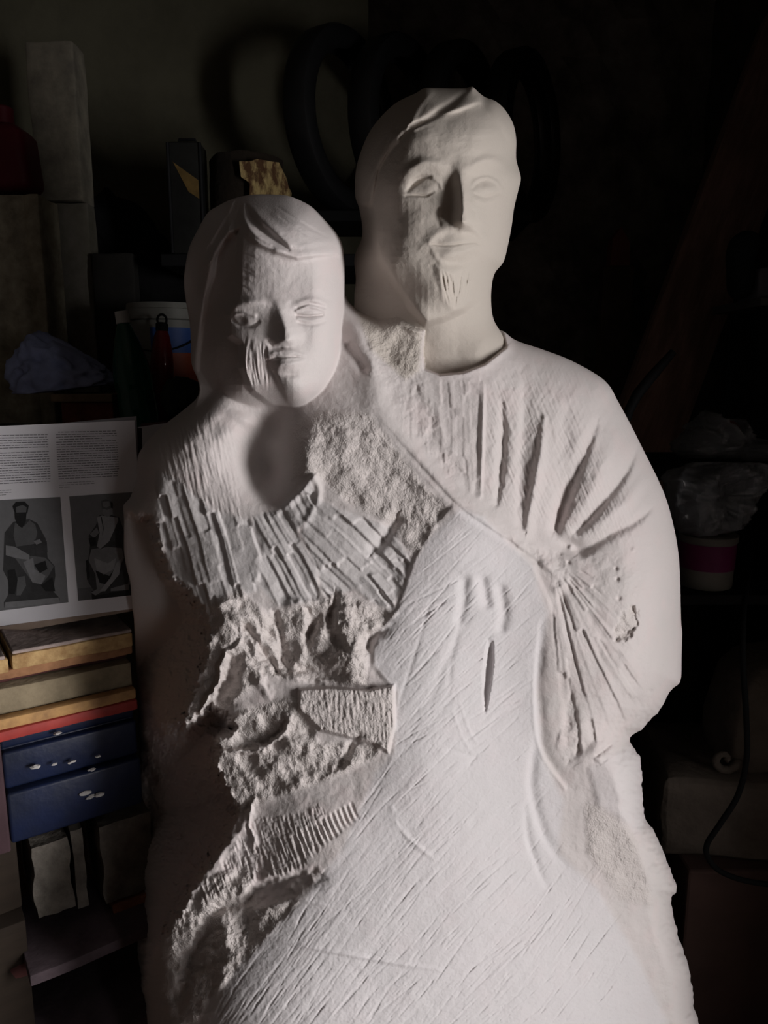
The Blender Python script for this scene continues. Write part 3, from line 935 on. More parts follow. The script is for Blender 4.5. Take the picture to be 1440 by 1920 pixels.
def drop_islands(co, q):
    """keep the largest connected piece"""
    lab = np.arange(len(co))
    while True:
        m = lab[q].min(1)
        new = lab.copy()
        for k in range(4):
            np.minimum.at(new, q[:, k], m)
        new = new[new]
        if (new == lab).all():
            break
        lab = new
    ids, cnts = np.unique(lab[q[:, 0]], return_counts=True)
    return q[lab[q[:, 0]] == ids[cnts.argmax()]]

vn = normals(co, quads)
if (vn * (co - np.array([0.0, 1.15, 1.2]))).sum(1).mean() < 0:
    quads = quads[:, ::-1]; vn = -vn

# which carved part a face belongs to
iu = np.clip(((pu - U0) / S).round().astype(int), 0, SHP[1] - 1)
iv = np.clip(((pv - V0) / S).round().astype(int), 0, SHP[0] - 1)
fl = []
for (s, R, Hh, yc, Db, nm) in COMPS:
    q = np.maximum(1 - s[iv, iu] / R[iv, iu], 0)
    if isinstance(yc, np.ndarray):
        yc = yc[iv, iu]
    Df = np.maximum((yc - 1) + Hh[iv, iu] / 1000.0, 0.012)
    D = np.where(py < yc, Df, Db)
    fl.append((np.sqrt(((py - yc) / D) ** 2 + q * q) - 1) * D)
vlab = np.argmin(np.stack(fl, 1), 1)
R_MAN = sd_poly([(1040,1010),(1070,1085),(1030,1150),(1060,1300),(1060,1440),(1100,1440),(1190,1385),(1400,1385),(1400,560),(640,540),(655,640),(700,760),(796,875),(867,950),(967,1008)])
R_BOY = sd_poly([(180,600),(655,560),(700,760),(796,875),(850,945),(790,1020),(775,1050),(740,1150),(690,1200),(500,1160),(380,1150),(330,1090),(260,1100),(150,1100)])
HAIRM = sd_poly([(600,560),(664,560),(690,500),(694,386),(702,348),(708,317),(730,275),(757,247),(786,230),(822,215),(861,207),(899,190),(916,215),(940,250),(957,276),(980,300),(1010,300),(1010,100),(600,100)])
BEARD = sd_poly([(818,500),(842,506),(872,502),(894,490),(891,525),(884,552),(872,580),(852,588),(836,572),(828,540)])
HAIRB = sd_poly([(300,760),(385,720),(385,600),(390,545),(401,512),(398,487),(404,478),(424,446),(438,444),(456,447),(479,456),(518,474),(557,486),(597,480),(634,478),(641,490),(642,560),(720,560),(720,330),(300,330)])
def pick(mp):
    return mp[iv, iu] > 0
part = np.full(len(co), 6)                       # lower block
body = vlab == 2
part[body & pick(R_BOY)] = 5
part[body & pick(R_MAN)] = 4
part[vlab == 0] = 0
part[(vlab == 0) & (pick(HAIRM) | (py > 1.10)) & (pv < 560)] = 1
part[(vlab == 0) & pick(BEARD) & (py < 1.10)] = 7
part[vlab == 1] = 2
part[(vlab == 1) & (pick(HAIRB) | (py > 1.075))] = 3
fpart = np.sort(part[quads], 1)[:, 1]

# colour of the stone: sawn face, fresh bites, crumbly breaks, and the dimmed yellowish head
tone = (0.55 * slab + 0.25 * facet)[iv, iu] * (vlab == 2)
bite = (np.maximum(np.maximum(m1, m2), np.maximum(m3, m4)) * (1 - crumb))[iv, iu] * (vlab == 2)
crm = np.maximum(np.maximum(crumb, ledge), 0.8 * led)[iv, iu] * (vlab == 2)
ochre = np.where(vlab == 0, 1.0, np.where(vlab == 2, ledge[iv, iu] * 0.8, 0.0))  # yellowish stone; on the man's head it also paints in the weaker light

def stone_material():
    m = bpy.data.materials.new('pale_limestone')
    m.use_nodes = True
    nt = m.node_tree
    b = nt.nodes['Principled BSDF']
    b.inputs['Roughness'].default_value = 0.92
    b.inputs['Specular IOR Level'].default_value = 0.12
    tc = nt.nodes.new('ShaderNodeTexCoord')
    def noise(scale, detail=4.0):
        n = nt.nodes.new('ShaderNodeTexNoise')
        n.inputs['Scale'].default_value = scale; n.inputs['Detail'].default_value = detail
        nt.links.new(tc.outputs['Object'], n.inputs['Vector'])
        return n.outputs['Fac']
    def attr(name):
        a = nt.nodes.new('ShaderNodeAttribute'); a.attribute_name = name
        return a.outputs['Fac']
    def mix(fac, c1, c2):
        x = nt.nodes.new('ShaderNodeMix'); x.data_type = 'RGBA'
        for sock, c in ((x.inputs[6], c1), (x.inputs[7], c2)):
            if isinstance(c, tuple):
                sock.default_value = (*c, 1)
            else:
                nt.links.new(c, sock)
        if isinstance(fac, float):
            x.inputs[0].default_value = fac
        else:
            nt.links.new(fac, x.inputs[0])
        return x.outputs[2]
    def rampf(src, lo, hi, top=1.0):
        r = nt.nodes.new('ShaderNodeMapRange')
        r.inputs[1].default_value = lo; r.inputs[2].default_value = hi; r.inputs[4].default_value = top
        nt.links.new(src, r.inputs[0])
        return r.outputs[0]
    c = mix(rampf(noise(9.0), 0.35, 0.7), (0.64, 0.585, 0.575), (0.60, 0.56, 0.545))
    c = mix(rampf(noise(26.0), 0.5, 0.75, 0.6), c, (0.66, 0.57, 0.56))
    c = mix(attr('tone'), c, (0.68, 0.665, 0.685))
    c = mix(attr('bite'), c, (0.575, 0.545, 0.54))
    c = mix(attr('crumb'), c, (0.61, 0.56, 0.54))
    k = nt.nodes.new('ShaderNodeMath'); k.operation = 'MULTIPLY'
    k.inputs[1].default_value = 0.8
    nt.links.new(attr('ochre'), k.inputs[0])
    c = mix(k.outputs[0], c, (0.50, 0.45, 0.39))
    nt.links.new(c, b.inputs['Base Color'])
    g = nt.nodes.new('ShaderNodeTexNoise'); g.inputs['Scale'].default_value = 420.0; g.inputs['Detail'].default_value = 3.0
    nt.links.new(tc.outputs['Object'], g.inputs['Vector'])
    bp = nt.nodes.new('ShaderNodeBump'); bp.inputs['Distance'].default_value = 0.0009
    bp.inputs['Strength'].default_value = 0.6
    ml = nt.nodes.new('ShaderNodeMath'); ml.operation = 'MULTIPLY'
    ad = nt.nodes.new('ShaderNodeMath'); ad.operation = 'MULTIPLY_ADD'
    ad.inputs[1].default_value = 2.6; ad.inputs[2].default_value = 0.7
    nt.links.new(attr('crumb'), ad.inputs[0])
    nt.links.new(g.outputs['Fac'], ml.inputs[0]); nt.links.new(ad.outputs[0], ml.inputs[1])
    nt.links.new(ml.outputs[0], bp.inputs['Height'])
    nt.links.new(bp.outputs['Normal'], b.inputs['Normal'])
    return m

STONE = stone_material()
org = np.array([0.03, 1.12, float(co[:, 2].min())], np.float32)
statue = thing('stone_sculpture', 'white half-carved stone sculpture of a bearded man holding a child before him', 'sculpture', tuple(float(x) for x in org))

def stone_part(name, k, parent):
    q = quads[fpart == k]
    if len(q) == 0:
        return None
    used, inv = np.unique(q, return_inverse=True)
    q2 = inv.reshape(q.shape).astype(np.int32)
    me = bpy.data.meshes.new(name)
    me.vertices.add(len(used)); me.loops.add(q2.size); me.polygons.add(len(q2))
    me.vertices.foreach_set('co', (co[used] - org).ravel())
    me.loops.foreach_set('vertex_index', q2.ravel())
    me.polygons.foreach_set('loop_start', np.arange(0, q2.size, 4, dtype=np.int32))
    me.update(calc_edges=True)
    me.polygons.foreach_set('use_smooth', np.ones(len(q2), bool))
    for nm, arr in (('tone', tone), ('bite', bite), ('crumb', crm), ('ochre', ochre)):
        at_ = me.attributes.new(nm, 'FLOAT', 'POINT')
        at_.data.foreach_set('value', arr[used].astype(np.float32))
    me.normals_split_custom_set_from_vertices(vn[used].tolist())
    o = link_mesh(name, me, STONE, parent)
    return o
p_body = stone_part('block', 6, statue)
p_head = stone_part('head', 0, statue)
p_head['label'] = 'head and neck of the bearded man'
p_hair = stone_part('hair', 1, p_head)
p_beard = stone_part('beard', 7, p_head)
p_head2 = stone_part('head', 2, statue)
p_head2['label'] = 'head of the child'
p_hair2 = stone_part('hair', 3, p_head2)
p_robe = stone_part('robe', 4, statue)
p_robe['label'] = 'pleated robe over the man shoulder and arm'
p_chest = stone_part('torso', 5, statue)
p_chest['label'] = 'chisel-cut chest of the child'
p_body['label'] = 'rough sawn lower block'
print('STATUE verts', len(co), 'quads', len(quads))
# ------------------------------------------------------------------ the workshop round the sculpture
from mathutils import noise as mnoise
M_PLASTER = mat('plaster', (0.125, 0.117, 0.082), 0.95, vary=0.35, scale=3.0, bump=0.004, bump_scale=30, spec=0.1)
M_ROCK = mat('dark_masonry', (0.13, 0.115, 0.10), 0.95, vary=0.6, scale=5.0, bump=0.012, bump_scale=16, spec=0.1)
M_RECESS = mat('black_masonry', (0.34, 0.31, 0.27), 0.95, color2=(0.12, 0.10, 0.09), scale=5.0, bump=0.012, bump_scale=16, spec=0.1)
M_FLOOR = mat('earth_floor', (0.10, 0.058, 0.042), 0.95, vary=0.4, scale=6, bump=0.004, bump_scale=40, spec=0.1)
M_CEIL = mat('ceiling_boards', (0.09, 0.075, 0.06), 0.9, vary=0.4, scale=6)

def quad_box(x0, x1, y0, y1, z0, z1):
    bm = bmesh.new()
    add_box(bm, ((x0 + x1) / 2, (y0 + y1) / 2, (z0 + z1) / 2), (x1 - x0, y1 - y0, z1 - z0))
    return bm
struct('floor', quad_box(-2.6, 1.75, -2.2, 3.5, -0.1, 0.0), M_FLOOR)
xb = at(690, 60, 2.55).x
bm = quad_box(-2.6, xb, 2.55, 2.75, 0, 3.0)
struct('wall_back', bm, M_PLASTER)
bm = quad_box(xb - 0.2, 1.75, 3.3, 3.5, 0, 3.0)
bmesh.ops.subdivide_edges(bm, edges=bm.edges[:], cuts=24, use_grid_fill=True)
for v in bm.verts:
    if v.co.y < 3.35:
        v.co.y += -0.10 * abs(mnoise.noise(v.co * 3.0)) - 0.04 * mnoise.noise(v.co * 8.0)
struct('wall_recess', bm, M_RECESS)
struct('wall_left', quad_box(-2.6, -2.4, -2.2, 2.55, 0, 3.0), mat('low_bounce_plaster', (0.05, 0.045, 0.04), 0.95, vary=0.4, scale=4))  # unseen wall, colour darkened to cut bounce light on the stone's left flank
struct('ceiling', quad_box(-2.6, 1.75, -2.2, 3.5, 3.0, 3.1), M_CEIL)
# right wall, thick, with the unglazed window that lets the daylight in
WX0, WX1 = 1.32, 1.70
WY0, WY1, WZ0, WZ1 = -0.50, 0.24, 0.70, 1.70
DY0, DY1, DZ1 = -1.75, -1.15, 2.05  # doorway opening added to let the fill lamp in
bm = bmesh.new()
for (y0, y1, z0, z1) in ((-2.2, DY0, 0, 3), (DY0, DY1, DZ1, 3), (DY1, WY0, 0, 3), (WY1, 3.5, 0, 3), (WY0, WY1, 0, WZ0), (WY0, WY1, WZ1, 3)):
    add_box(bm, ((WX0 + WX1) / 2, (y0 + y1) / 2, (z0 + z1) / 2), (WX1 - WX0, y1 - y0, z1 - z0))
struct('wall_right', bm, M_ROCK)

# ---- plinth below the picture that carries the stone
zb = float(co[:, 2].min())
pl = thing('plinth', 'stout timber plinth under the white sculpture', 'plinth', (0.03, 1.12, 0))
bm = bmesh.new(); add_box(bm, (0.06, 0.0, zb - 0.0302), (0.80, 0.60, 0.06), bevel=0.004)
M_TIMBER = mat('old_timber', (0.11, 0.075, 0.05), 0.85, vary=0.45, scale=10, stretch=(1, 8, 8), bump=0.002, bump_scale=40)
from_bm('top', bm, M_TIMBER, pl)
for sx in (-1, 1):
    for sy in (-1, 1):
        bm = bmesh.new(); add_box(bm, (0.06 + sx * 0.32, sy * 0.22, (zb - 0.06) / 2), (0.12, 0.12, zb - 0.06), bevel=0.004)
        from_bm('leg', bm, M_TIMBER, pl)

# ------------------------------------------------------------------ left: pile of boards, crate and blocks
E = Vector((math.sin(math.radians(56)), math.cos(math.radians(56)), 0))
Nn = Vector((E.y, -E.x, 0))                 # faces the room
Q0 = at(0, 1235, 1.06)
ZR = Matrix(((E.x, -Nn.x, 0), (E.y, -Nn.y, 0), (0, 0, 1)))   # local x along E, local y into the pile
def zf(v, u=0):
    return on_plane(u, v, Q0, Nn).z
def sof(u, v):
    return (on_plane(u, v, Q0, Nn) - Q0).dot(E)
def pile_box(name, s0, s1, z0, z1, back, depth, m, label, cat, group=None, bevel=0.003, wear=0.003, seed=0, sub=10):
    """board of the pile: s along its front, back = set back from the front plane"""
    c = Q0 + E * ((s0 + s1) / 2) - Nn * (back + depth / 2)
    bm = bmesh.new()
    L = s1 - s0
    add_box(bm, (0, 0, 0), (L, depth, z1 - z0), bevel=bevel)
    bmesh.ops.subdivide_edges(bm, edges=[e for e in bm.edges if abs(e.verts[0].co.x - e.verts[1].co.x) > L * 0.5], cuts=sub)
    for v in bm.verts:
        p = v.co * 14 + Vector((seed * 5.1, 0, seed))
        v.co += Vector((0, mnoise.noise(p), mnoise.noise(p + Vector((9, 9, 9))))) * wear
    o = from_bm(name, bm, m, None, auto=40)
    o.location = (c.x, c.y, (z0 + z1) / 2)
    o.rotation_euler = ZR.to_euler()
    return tag(o, label, cat, group)
M_GREYB = mat('worn_board', (0.46, 0.37, 0.34), 0.9, vary=0.4, scale=30, bump=0.002, bump_scale=90, spec=0.1)
M_YELLOW = mat('yellow_fresh_wood', (0.56, 0.38, 0.18), 0.9, color2=(0.34, 0.20, 0.09), scale=45, bump=0.002, bump_scale=120, spec=0.1)
M_BROWN = mat('brown_wood', (0.40, 0.20, 0.10), 0.85, vary=0.4, scale=30, bump=0.001)
M_OLIVE = mat('olive_beam', (0.32, 0.26, 0.17), 0.9, vary=0.4, scale=20, bump=0.002, bump_scale=70)
M_OCHRE = mat('ochre_wood', (0.58, 0.34, 0.14), 0.85, color2=(0.34, 0.19, 0.09), scale=30, bump=0.001)
M_REDP = mat('red_paint', (0.42, 0.055, 0.045), 0.6, color2=(0.32, 0.042, 0.036), scale=30)
M_NAVY = mat('navy_plastic', (0.007, 0.015, 0.055), 0.45, color2=(0.011, 0.015, 0.028), scale=6, bump=0.0008, bump_scale=60, spec=0.4)
M_DARKR = mat('dark_red_wood', (0.09, 0.03, 0.028), 0.8, scale=20)
sL, sR, sX = sof(-60, 1250), sof(250, 1210), sof(19, 1240)
pile_box('plank', sX + 0.002, sR, zf(1262), zf(1234), 0.0, 0.13, M_YELLOW, 'worn grey board with a broken yellow front edge, lying under the printed sheet', 'board', seed=1)
pile_box('plank', sL - 0.2, sX - 0.002, zf(1266), zf(1240), 0.004, 0.13, M_YELLOW, 'short yellow board end at the picture edge, butted against the worn grey board', 'board', seed=2)
# grey dusty face on top of both
for (a, b, z, nm) in ((sX + 0.004, sR, zf(1234), 'plank'), (sL - 0.2, sX - 0.006, zf(1240), 'plank.001')):
    bm = bmesh.new(); add_box(bm, (0, 0, 0), (b - a, 0.126, 0.006), bevel=0.002)
    c = Q0 + E * ((a + b) / 2) - Nn * 0.067
    par = bpy.data.objects[nm]
    o = from_bm('dusty_face', bm, M_GREYB, par)
    o.matrix_parent_inverse = par.matrix_basis.inverted()
    o.location = (c.x, c.y, z + 0.0025); o.rotation_euler = ZR.to_euler()
pile_box('batten', sL - 0.2, sR, zf(1280), zf(1262) - 0.0002, 0.006, 0.10, M_BROWN, 'thin brown batten directly under the yellow board edge', 'board', seed=3)
pile_box('board', sL - 0.2, sR, zf(1302), zf(1281), 0.045, 0.09, M_DARKR, 'dark red board set back in the gap of the pile', 'board', seed=4)
pile_box('beam', sL - 0.2, sR, zf(1371), zf(1350), 0.0, 0.02, M_OCHRE, 'ochre wooden strip just above the red painted strip', 'board', seed=5, wear=0.002)
pile_box('beam', sL - 0.2, sR, zf(1371) + 0.0005, zf(1303), 0.022, 0.12, M_OLIVE, 'olive brown beam behind the ochre strip, under the dark gap', 'beam', seed=6)
pile_box('batten', sL - 0.2, sR, zf(1391), zf(1371) - 0.0002, -0.004, 0.14, M_REDP, 'red painted strip lying on the navy blue crate', 'board', seed=7, wear=0.002)
# navy crate with two grooves
cr = thing('crate', 'navy blue plastic crate with stone chips on its ledges, below the red strip', 'crate', (Q0 + E * 0.1 - Nn * 0.1))
zc = [zf(1391) - 0.0004, zf(1420), zf(1425), zf(1492), zf(1498), zf(1591)]
cr.location.z = zc[5]
def crate_piece(name, z0, z1, back, dep, a=sof(8, 1450), b=sR, m=M_NAVY):
    bm = bmesh.new(); add_box(bm, (0, 0, 0), (b - a, dep, z1 - z0), bevel=0.005, seg=3)
    o = from_bm(name, bm, m, cr, auto=40)
    c = Q0 + E * ((a + b) / 2) - Nn * (back + dep / 2)
    o.location = Vector((c.x, c.y, (z0 + z1) / 2)) - cr.location
    o.rotation_euler = ZR.to_euler()
    return o
crate_piece('rim', zc[1], zc[0], 0.024, 0.115)
crate_piece('side_panel', zc[3], zc[2] + 0.003, 0.012, 0.128)
crate_piece('side_panel', zc[5], zc[4] + 0.003, 0.0, 0.14)
crate_piece('core', zc[5], zc[1] + 0.003, 0.026, 0.112)
M_PINKP = mat('faded_purple_paint', (0.07, 0.038, 0.045), 0.8, scale=20)
pile_box('post', sof(-30, 1450), sof(6, 1450), zf(1600), zf(1391) - 0.0005, -0.006, 0.05, M_PINKP, 'faded purple upright at the picture edge beside the navy crate', 'post', seed=9, wear=0.0015)
# stone chips
M_CHIP = mat('stone_chip', (0.62, 0.60, 0.58), 0.9, vary=0.2, scale=60)
r_ = np.random.default_rng(5)
chips = [(160,1487,.006,.010),(172,1493,.005,.012),(187,1490,.005,.006),(166,1497,.003,.008),(66,1438,.005,.012),(102,1433,.003,.012),(132,1430,.003,.012),(138,1427,.003,.011),(172,1443,.004,.008),(184,1418,.003,.010),(107,1375,.004,.024)]
places = ['on the navy crate front, largest of the chips', 'beside the largest chip on the navy crate', 'rightmost of the chip cluster on the navy crate', 'lowest small flake of the cluster on the navy crate', 'leftmost on the upper ledge of the navy crate',
          'second flake from the left on the upper crate ledge', 'third flake from the left on the upper crate ledge', 'fourth flake from the left on the upper crate ledge', 'below the row of flakes in the crate groove', 'last flake to the right on the upper crate ledge', 'on the ledge under the red strip', 'on the purple grey board beside the sculpture']
for i, (u, v, rr, back) in enumerate(chips):
    p = on_plane(u, v, Q0 - Nn * (back - 0.012 if i < 11 else -0.02), Nn)
    bm = bmesh.new()
    bmesh.ops.create_icosphere(bm, subdivisions=2, radius=rr)
    roughen(bm, rr * 0.5, 1.2 / rr, seed=i)
    for vv in bm.verts:
        vv.co.z *= 0.6; vv.co.x *= 1.5
    o = from_bm('stone_chip', bm, M_CHIP)
    o.location = p; o.rotation_euler = ZR.to_euler()
    tag(o, 'white stone chip ' + places[i], 'stone chip', 'stone chips on the pile')

# blocks under the crate
M_CONC = mat('concrete', (0.20, 0.18, 0.155), 0.95, vary=0.4, scale=30, bump=0.005, bump_scale=60, spec=0.1)
M_BRICK = mat('brick', (0.50, 0.19, 0.11), 0.9, vary=0.4, scale=40, bump=0.003, bump_scale=80)
def rough_block(name, u0, u1, v0, v1, back, depth, m, label, cat, seed, amp=0.006, cuts=7):
    a, b = sof(u0, (v0 + v1) / 2), sof(u1, (v0 + v1) / 2)
    z1, z0 = zf(v0, (u0 + u1) / 2), zf(v1, (u0 + u1) / 2)
    bm = bmesh.new(); add_box(bm, (0, 0, 0), (b - a, depth, z1 - z0))
    bmesh.ops.subdivide_edges(bm, edges=bm.edges[:], cuts=cuts, use_grid_fill=True)
    roughen(bm, amp, 22, seed, fine=amp * 0.35)
    o = from_bm(name, bm, m, None, auto=35)
    c = Q0 + E * ((a + b) / 2) - Nn * (back + depth / 2)
    o.location = (c.x, c.y, (z0 + z1) / 2); o.rotation_euler = ZR.to_euler()
    return tag(o, label, cat)
rough_block('concrete_block', 66, 136, 1586, 1722, 0.012, 0.14, M_CONC, 'left grey concrete block under the navy crate', 'block', 21)
rough_block('concrete_block', 143, 164, 1562, 1712, 0.014, 0.14, M_CONC, 'narrow grey slab cracked off the left concrete block', 'block', 22, 0.003)
rough_block('concrete_block', 194, 290, 1540, 1686, 0.010, 0.14, M_CONC, 'right grey concrete block beside the sculpture, above the brick', 'block', 23)
rough_block('brick', 214, 300, 1688, 1724, 0.004, 0.10, M_BRICK, 'broken red brick under the right concrete block', 'brick', 24, 0.004)
M_PURB = mat('dusty_purple_board', (0.14, 0.105, 0.12), 0.9, vary=0.4, scale=18, bump=0.002)
pile_box('board', sof(40, 1750), sR, zf(1775, 120), zf(1755, 120), -0.06, 0.20, M_PURB, 'dusty purple grey board carrying the brick and blocks', 'board', seed=11)
pile_box('board', sof(-60, 1860), sR, zf(1850), zf(1822), 0.0, 0.14, M_DARKR, 'dark red board low in the pile near the picture bottom', 'board', seed=12)
pile_box('board', sof(60, 1900), sR, zf(1925, 120), zf(1905, 120), -0.08, 0.22, M_PURB, 'lowest purple grey board at the bottom edge of the picture', 'board', seed=13)
M_DBROWN = mat('dark_brown_wood', (0.032, 0.022, 0.015), 0.85, scale=12, stretch=(1, 1, 6))
tz_box = zf(1935, 120) - 0.004
pile_box('box', sof(-60, 1750), sof(50, 1750), tz_box, zf(1742), 0.0, 0.14, M_DBROWN, 'dark brown box at the left edge below the crate', 'box', seed=14)
pile_box('box', sof(-60, 1660), sof(42, 1660), zf(1738), zf(1594), 0.03, 0.11, M_DBROWN, 'dark brown box on the lower box, under the purple upright', 'box', seed=15)
# trestle that carries the pile
tz = zf(1935, 120)
tr = thing('trestle', 'low dark trestle carrying the pile of boards', 'trestle', (Q0.x - E.x * 0.03 - Nn.x * 0.04, Q0.y - E.y * 0.03 - Nn.y * 0.04, 0), (0, 0, ZR.to_euler().z))
bm = bmesh.new(); add_box(bm, (0, 0, tz - 0.03), (0.44, 0.20, 0.05), bevel=0.003); from_bm('top', bm, M_DBROWN, tr)
for sx in (-1, 1):
    for sy in (-1, 1):
        bm = bmesh.new(); add_tube(bm, [(sx * 0.20, sy * 0.085, 0), (sx * 0.19, sy * 0.075, tz - 0.05)], 0.028, 4); from_bm('leg', bm, M_DBROWN, tr)

# ------------------------------------------------------------------ printed sheet
Pn = (at(120, 1160, 1.09) - at(120, 795, 1.125)).cross(Vector((1, -0.12, 0))).normalized()
if Pn.y > 0:
    Pn = -Pn
P0 = at(0, 1172, 1.172)
def pg(u, v, lift=0.0):
    return on_plane(u, v, P0, Pn) + Pn * lift
M_PAPER = mat('paper', (0.86, 0.84, 0.88), 0.85, vary=0.05, scale=3, spec=0.2)
M_INK = mat('grey_print', (0.20, 0.19, 0.21), 0.8, vary=0.1)
def gray(name, g, t=0.0):
    return mat(name, (g, g, g * 1.03), 0.55, vary=t, scale=60)
M_G = [gray('print_black', 0.025, 0.2), gray('print_dark', 0.06, 0.3), gray('print_mid', 0.13, 0.2), gray('print_light', 0.24, 0.2), gray('print_pale', 0.36, 0.2), gray('print_ground', 0.19, 0.12)]
def sheet_poly(name, pts, lift, m, parent, thick=0.0003, loc=None):
    bm = bmesh.new()
    base = [pg(u, v, lift) - (loc or Vector((0, 0, 0))) for (u, v) in pts]
    add_prism(bm, base, -Pn * thick)
    return from_bm(name, bm, m, parent)
pc = pg(110, 1160)
page = thing('printed_page', 'open printed page with two text columns above two photographs of seated robed statues', 'page', pc)
bm = bmesh.new()
NU, NV = 24, 16
g = []
def page_edge(i, j):
    u = -70 + (252 + 70) * i / NU; v0 = 799 - 11 * (u / 252.0 if u > 0 else 0) ; v1 = 1174 - 32 * max(u, -30) / 245.0
    u2 = u + (6 if i == NU else 6 * (i / NU)) * math.sin(PI * min(j / NV * 1.4, 1)) * (i / NU)
    return u2, v0 + (v1 - v0) * j / NV
for j in range(NV + 1):
    row = []
    for i in range(NU + 1):
        u, v = page_edge(i, j)
        row.append(bm.verts.new(pg(u, v) - pc))
    g.append(row)
for j in range(NV):
    for i in range(NU):
        bm.faces.new((g[j][i], g[j][i + 1], g[j + 1][i + 1], g[j + 1][i]))
r = bmesh.ops.extrude_face_region(bm, geom=bm.faces[:])
bmesh.ops.translate(bm, vec=-Pn * 0.0006, verts=[x for x in r['geom'] if isinstance(x, bmesh.types.BMVert)])
from_bm('sheet', bm, M_PAPER, page)
def skew(u, v):
    """rows of the page rise gently to the right, columns lean with it"""
    return u + (v - 930) * 0.066, v - u * (0.018 + 0.118 * (v - 800) / 360.0)
def text_block(u0, u1, v0, n, dv, seed, gaps=(), last=1.0, w=0.8):
    r = np.random.default_rng(seed)
    bm = bmesh.new()
    for k in range(n):
        if k in gaps:
            continue
        v = v0 + k * dv
        x = u0 + (5 if k in (0, 3) and seed % 2 else 0)
        end = u0 + (u1 - u0) * (last if k == n - 1 else 1.0)
        while x < end - 2:
            L = min(3 + 8 * r.random(), end - x)
            h = dv * 0.17 * w
            q = [skew(x, v - h), skew(x + L, v - h), skew(x + L, v + h), skew(x, v + h)]
            add_prism(bm, [pg(a, b, 0.0005) - pc for (a, b) in q], -Pn * 0.0003)
            x += L + 1.6
    return from_bm('text_column', bm, M_INK, page)
text_block(-66, 97, 817, 6, 4.75, 1)
text_block(-66, 97, 850, 13, 4.75, 2)
text_block(112, 226, 813, 4, 4.75, 3, last=0.75)
text_block(112, 226, 832.5, 16, 4.75, 4)
text_block(-4, 22, 920, 3, 4.2, 6, last=0.6, w=0.6)
text_block(112, 178, 912, 3, 4.2, 7, last=0.3, w=0.6)
# the two printed pictures
Z5 = lambda X, Y: (X / 3.84, 900 + Y / 3.84)
ph = sheet_poly('photograph', [(-60, 940)] + [Z5(0, 145), Z5(435, 122), Z5(494, 880), Z5(0, 942)] + [(-60, 1155)], 0.0006, M_G[5], page, loc=pc)
def fig(pts, k, lift, parent=ph):
    o = sheet_poly('printed_figure', [Z5(x, y) for (x, y) in pts], lift, M_G[k], parent, 0.0002, pc)
    return o
fig([(100,300),(210,280),(270,310),(330,420),(345,560),(395,620),(400,690),(385,800),(430,850),(430,880),(35,920),(30,880),(60,830),(70,740),(25,650),(30,520),(35,380)], 1, 0.0008)
fig([(40,880),(425,845),(432,882),(38,920)], 3, 0.0010)
fig([(110,310),(180,330),(215,290),(255,320),(270,380),(250,460),(120,480),(100,400)], 2, 0.0010)
fig([(45,470),(110,480),(215,540),(210,575),(110,560),(45,540)], 3, 0.0012)
fig([(250,430),(300,420),(340,440),(345,520),(260,530)], 1, 0.0012); fig([(245,440),(290,425),(305,450),(265,465)], 3, 0.0014)
fig([(110,560),(230,545),(330,560),(390,620),(350,690),(300,750),(240,740),(190,670)], 2, 0.0010)
fig([(170,590),(240,560),(250,640),(330,690),(300,750),(235,735)], 3, 0.0012)
fig([(250,610),(330,580),(345,640),(290,670)], 0, 0.0013)
fig([(60,650),(110,640),(130,720),(110,820),(70,820)], 0, 0.0012); fig([(130,700),(180,690),(190,760),(150,830),(120,830)], 2, 0.0012)
fig([(300,760),(380,700),(400,800),(330,800)], 0, 0.0012)
fig([(95,190),(120,158),(180,155),(210,185),(200,240),(115,245)], 0, 0.0012)
fig([(118,195),(165,180),(195,195),(190,250),(150,290),(120,260)], 2, 0.0014)
fig([(112,235),(195,232),(190,300),(165,345),(140,330),(115,280)], 0, 0.0016)
ph2 = sheet_poly('photograph', [Z5(500, 118), Z5(990, 85), Z5(1010, 822), Z5(566, 870)], 0.0006, M_G[5], page, loc=pc)
fig([(560,780),(680,770),(690,850),(566,870)], 2, 0.0008, ph2)
fig([(660,800),(960,750),(1010,770),(1010,822),(665,860)], 0, 0.0009, ph2)
fig([(720,250),(800,250),(860,270),(900,380),(910,520),(930,700),(920,790),(700,830),(640,740),(620,640),(640,560),(650,470),(640,400),(690,330)], 1, 0.0010, ph2)
fig([(700,270),(735,255),(850,270),(865,360),(820,440),(740,500),(700,480),(720,380)], 4, 0.0012, ph2)
fig([(735,262),(750,350),(738,400),(745,345),(728,270)], 1, 0.0014, ph2); fig([(855,290),(870,360),(800,470),(720,500),(790,440)], 1, 0.0014, ph2)
fig([(650,390),(700,340),(715,380),(680,420)], 3, 0.0012, ph2); fig([(640,420),(690,410),(695,470),(655,480)], 0, 0.0013, ph2)
fig([(660,500),(760,480),(880,490),(895,560),(830,700),(740,800),(700,790),(690,680),(640,580)], 3, 0.0011, ph2)
fig([(680,560),(780,600),(840,560),(820,640),(750,680),(700,650)], 4, 0.0013, ph2)
fig([(690,650),(790,690),(860,590),(880,640),(800,760),(720,740)], 0, 0.0013, ph2)
fig([(840,600),(880,560),(860,680),(760,800),(720,800),(800,700)], 4, 0.0015, ph2)
fig([(660,810),(740,760),(760,790),(690,830)], 3, 0.0014, ph2); fig([(800,780),(930,745),(930,790),(800,800)], 3, 0.0012, ph2); fig([(620,580),(640,570),(650,700),(630,720)], 0, 0.0012, ph2)
fig([(730,150),(765,138),(810,155),(812,230),(770,265),(740,225)], 2, 0.0014, ph2)
fig([(740,160),(790,150),(795,185),(770,200),(745,190)], 3, 0.0016, ph2)
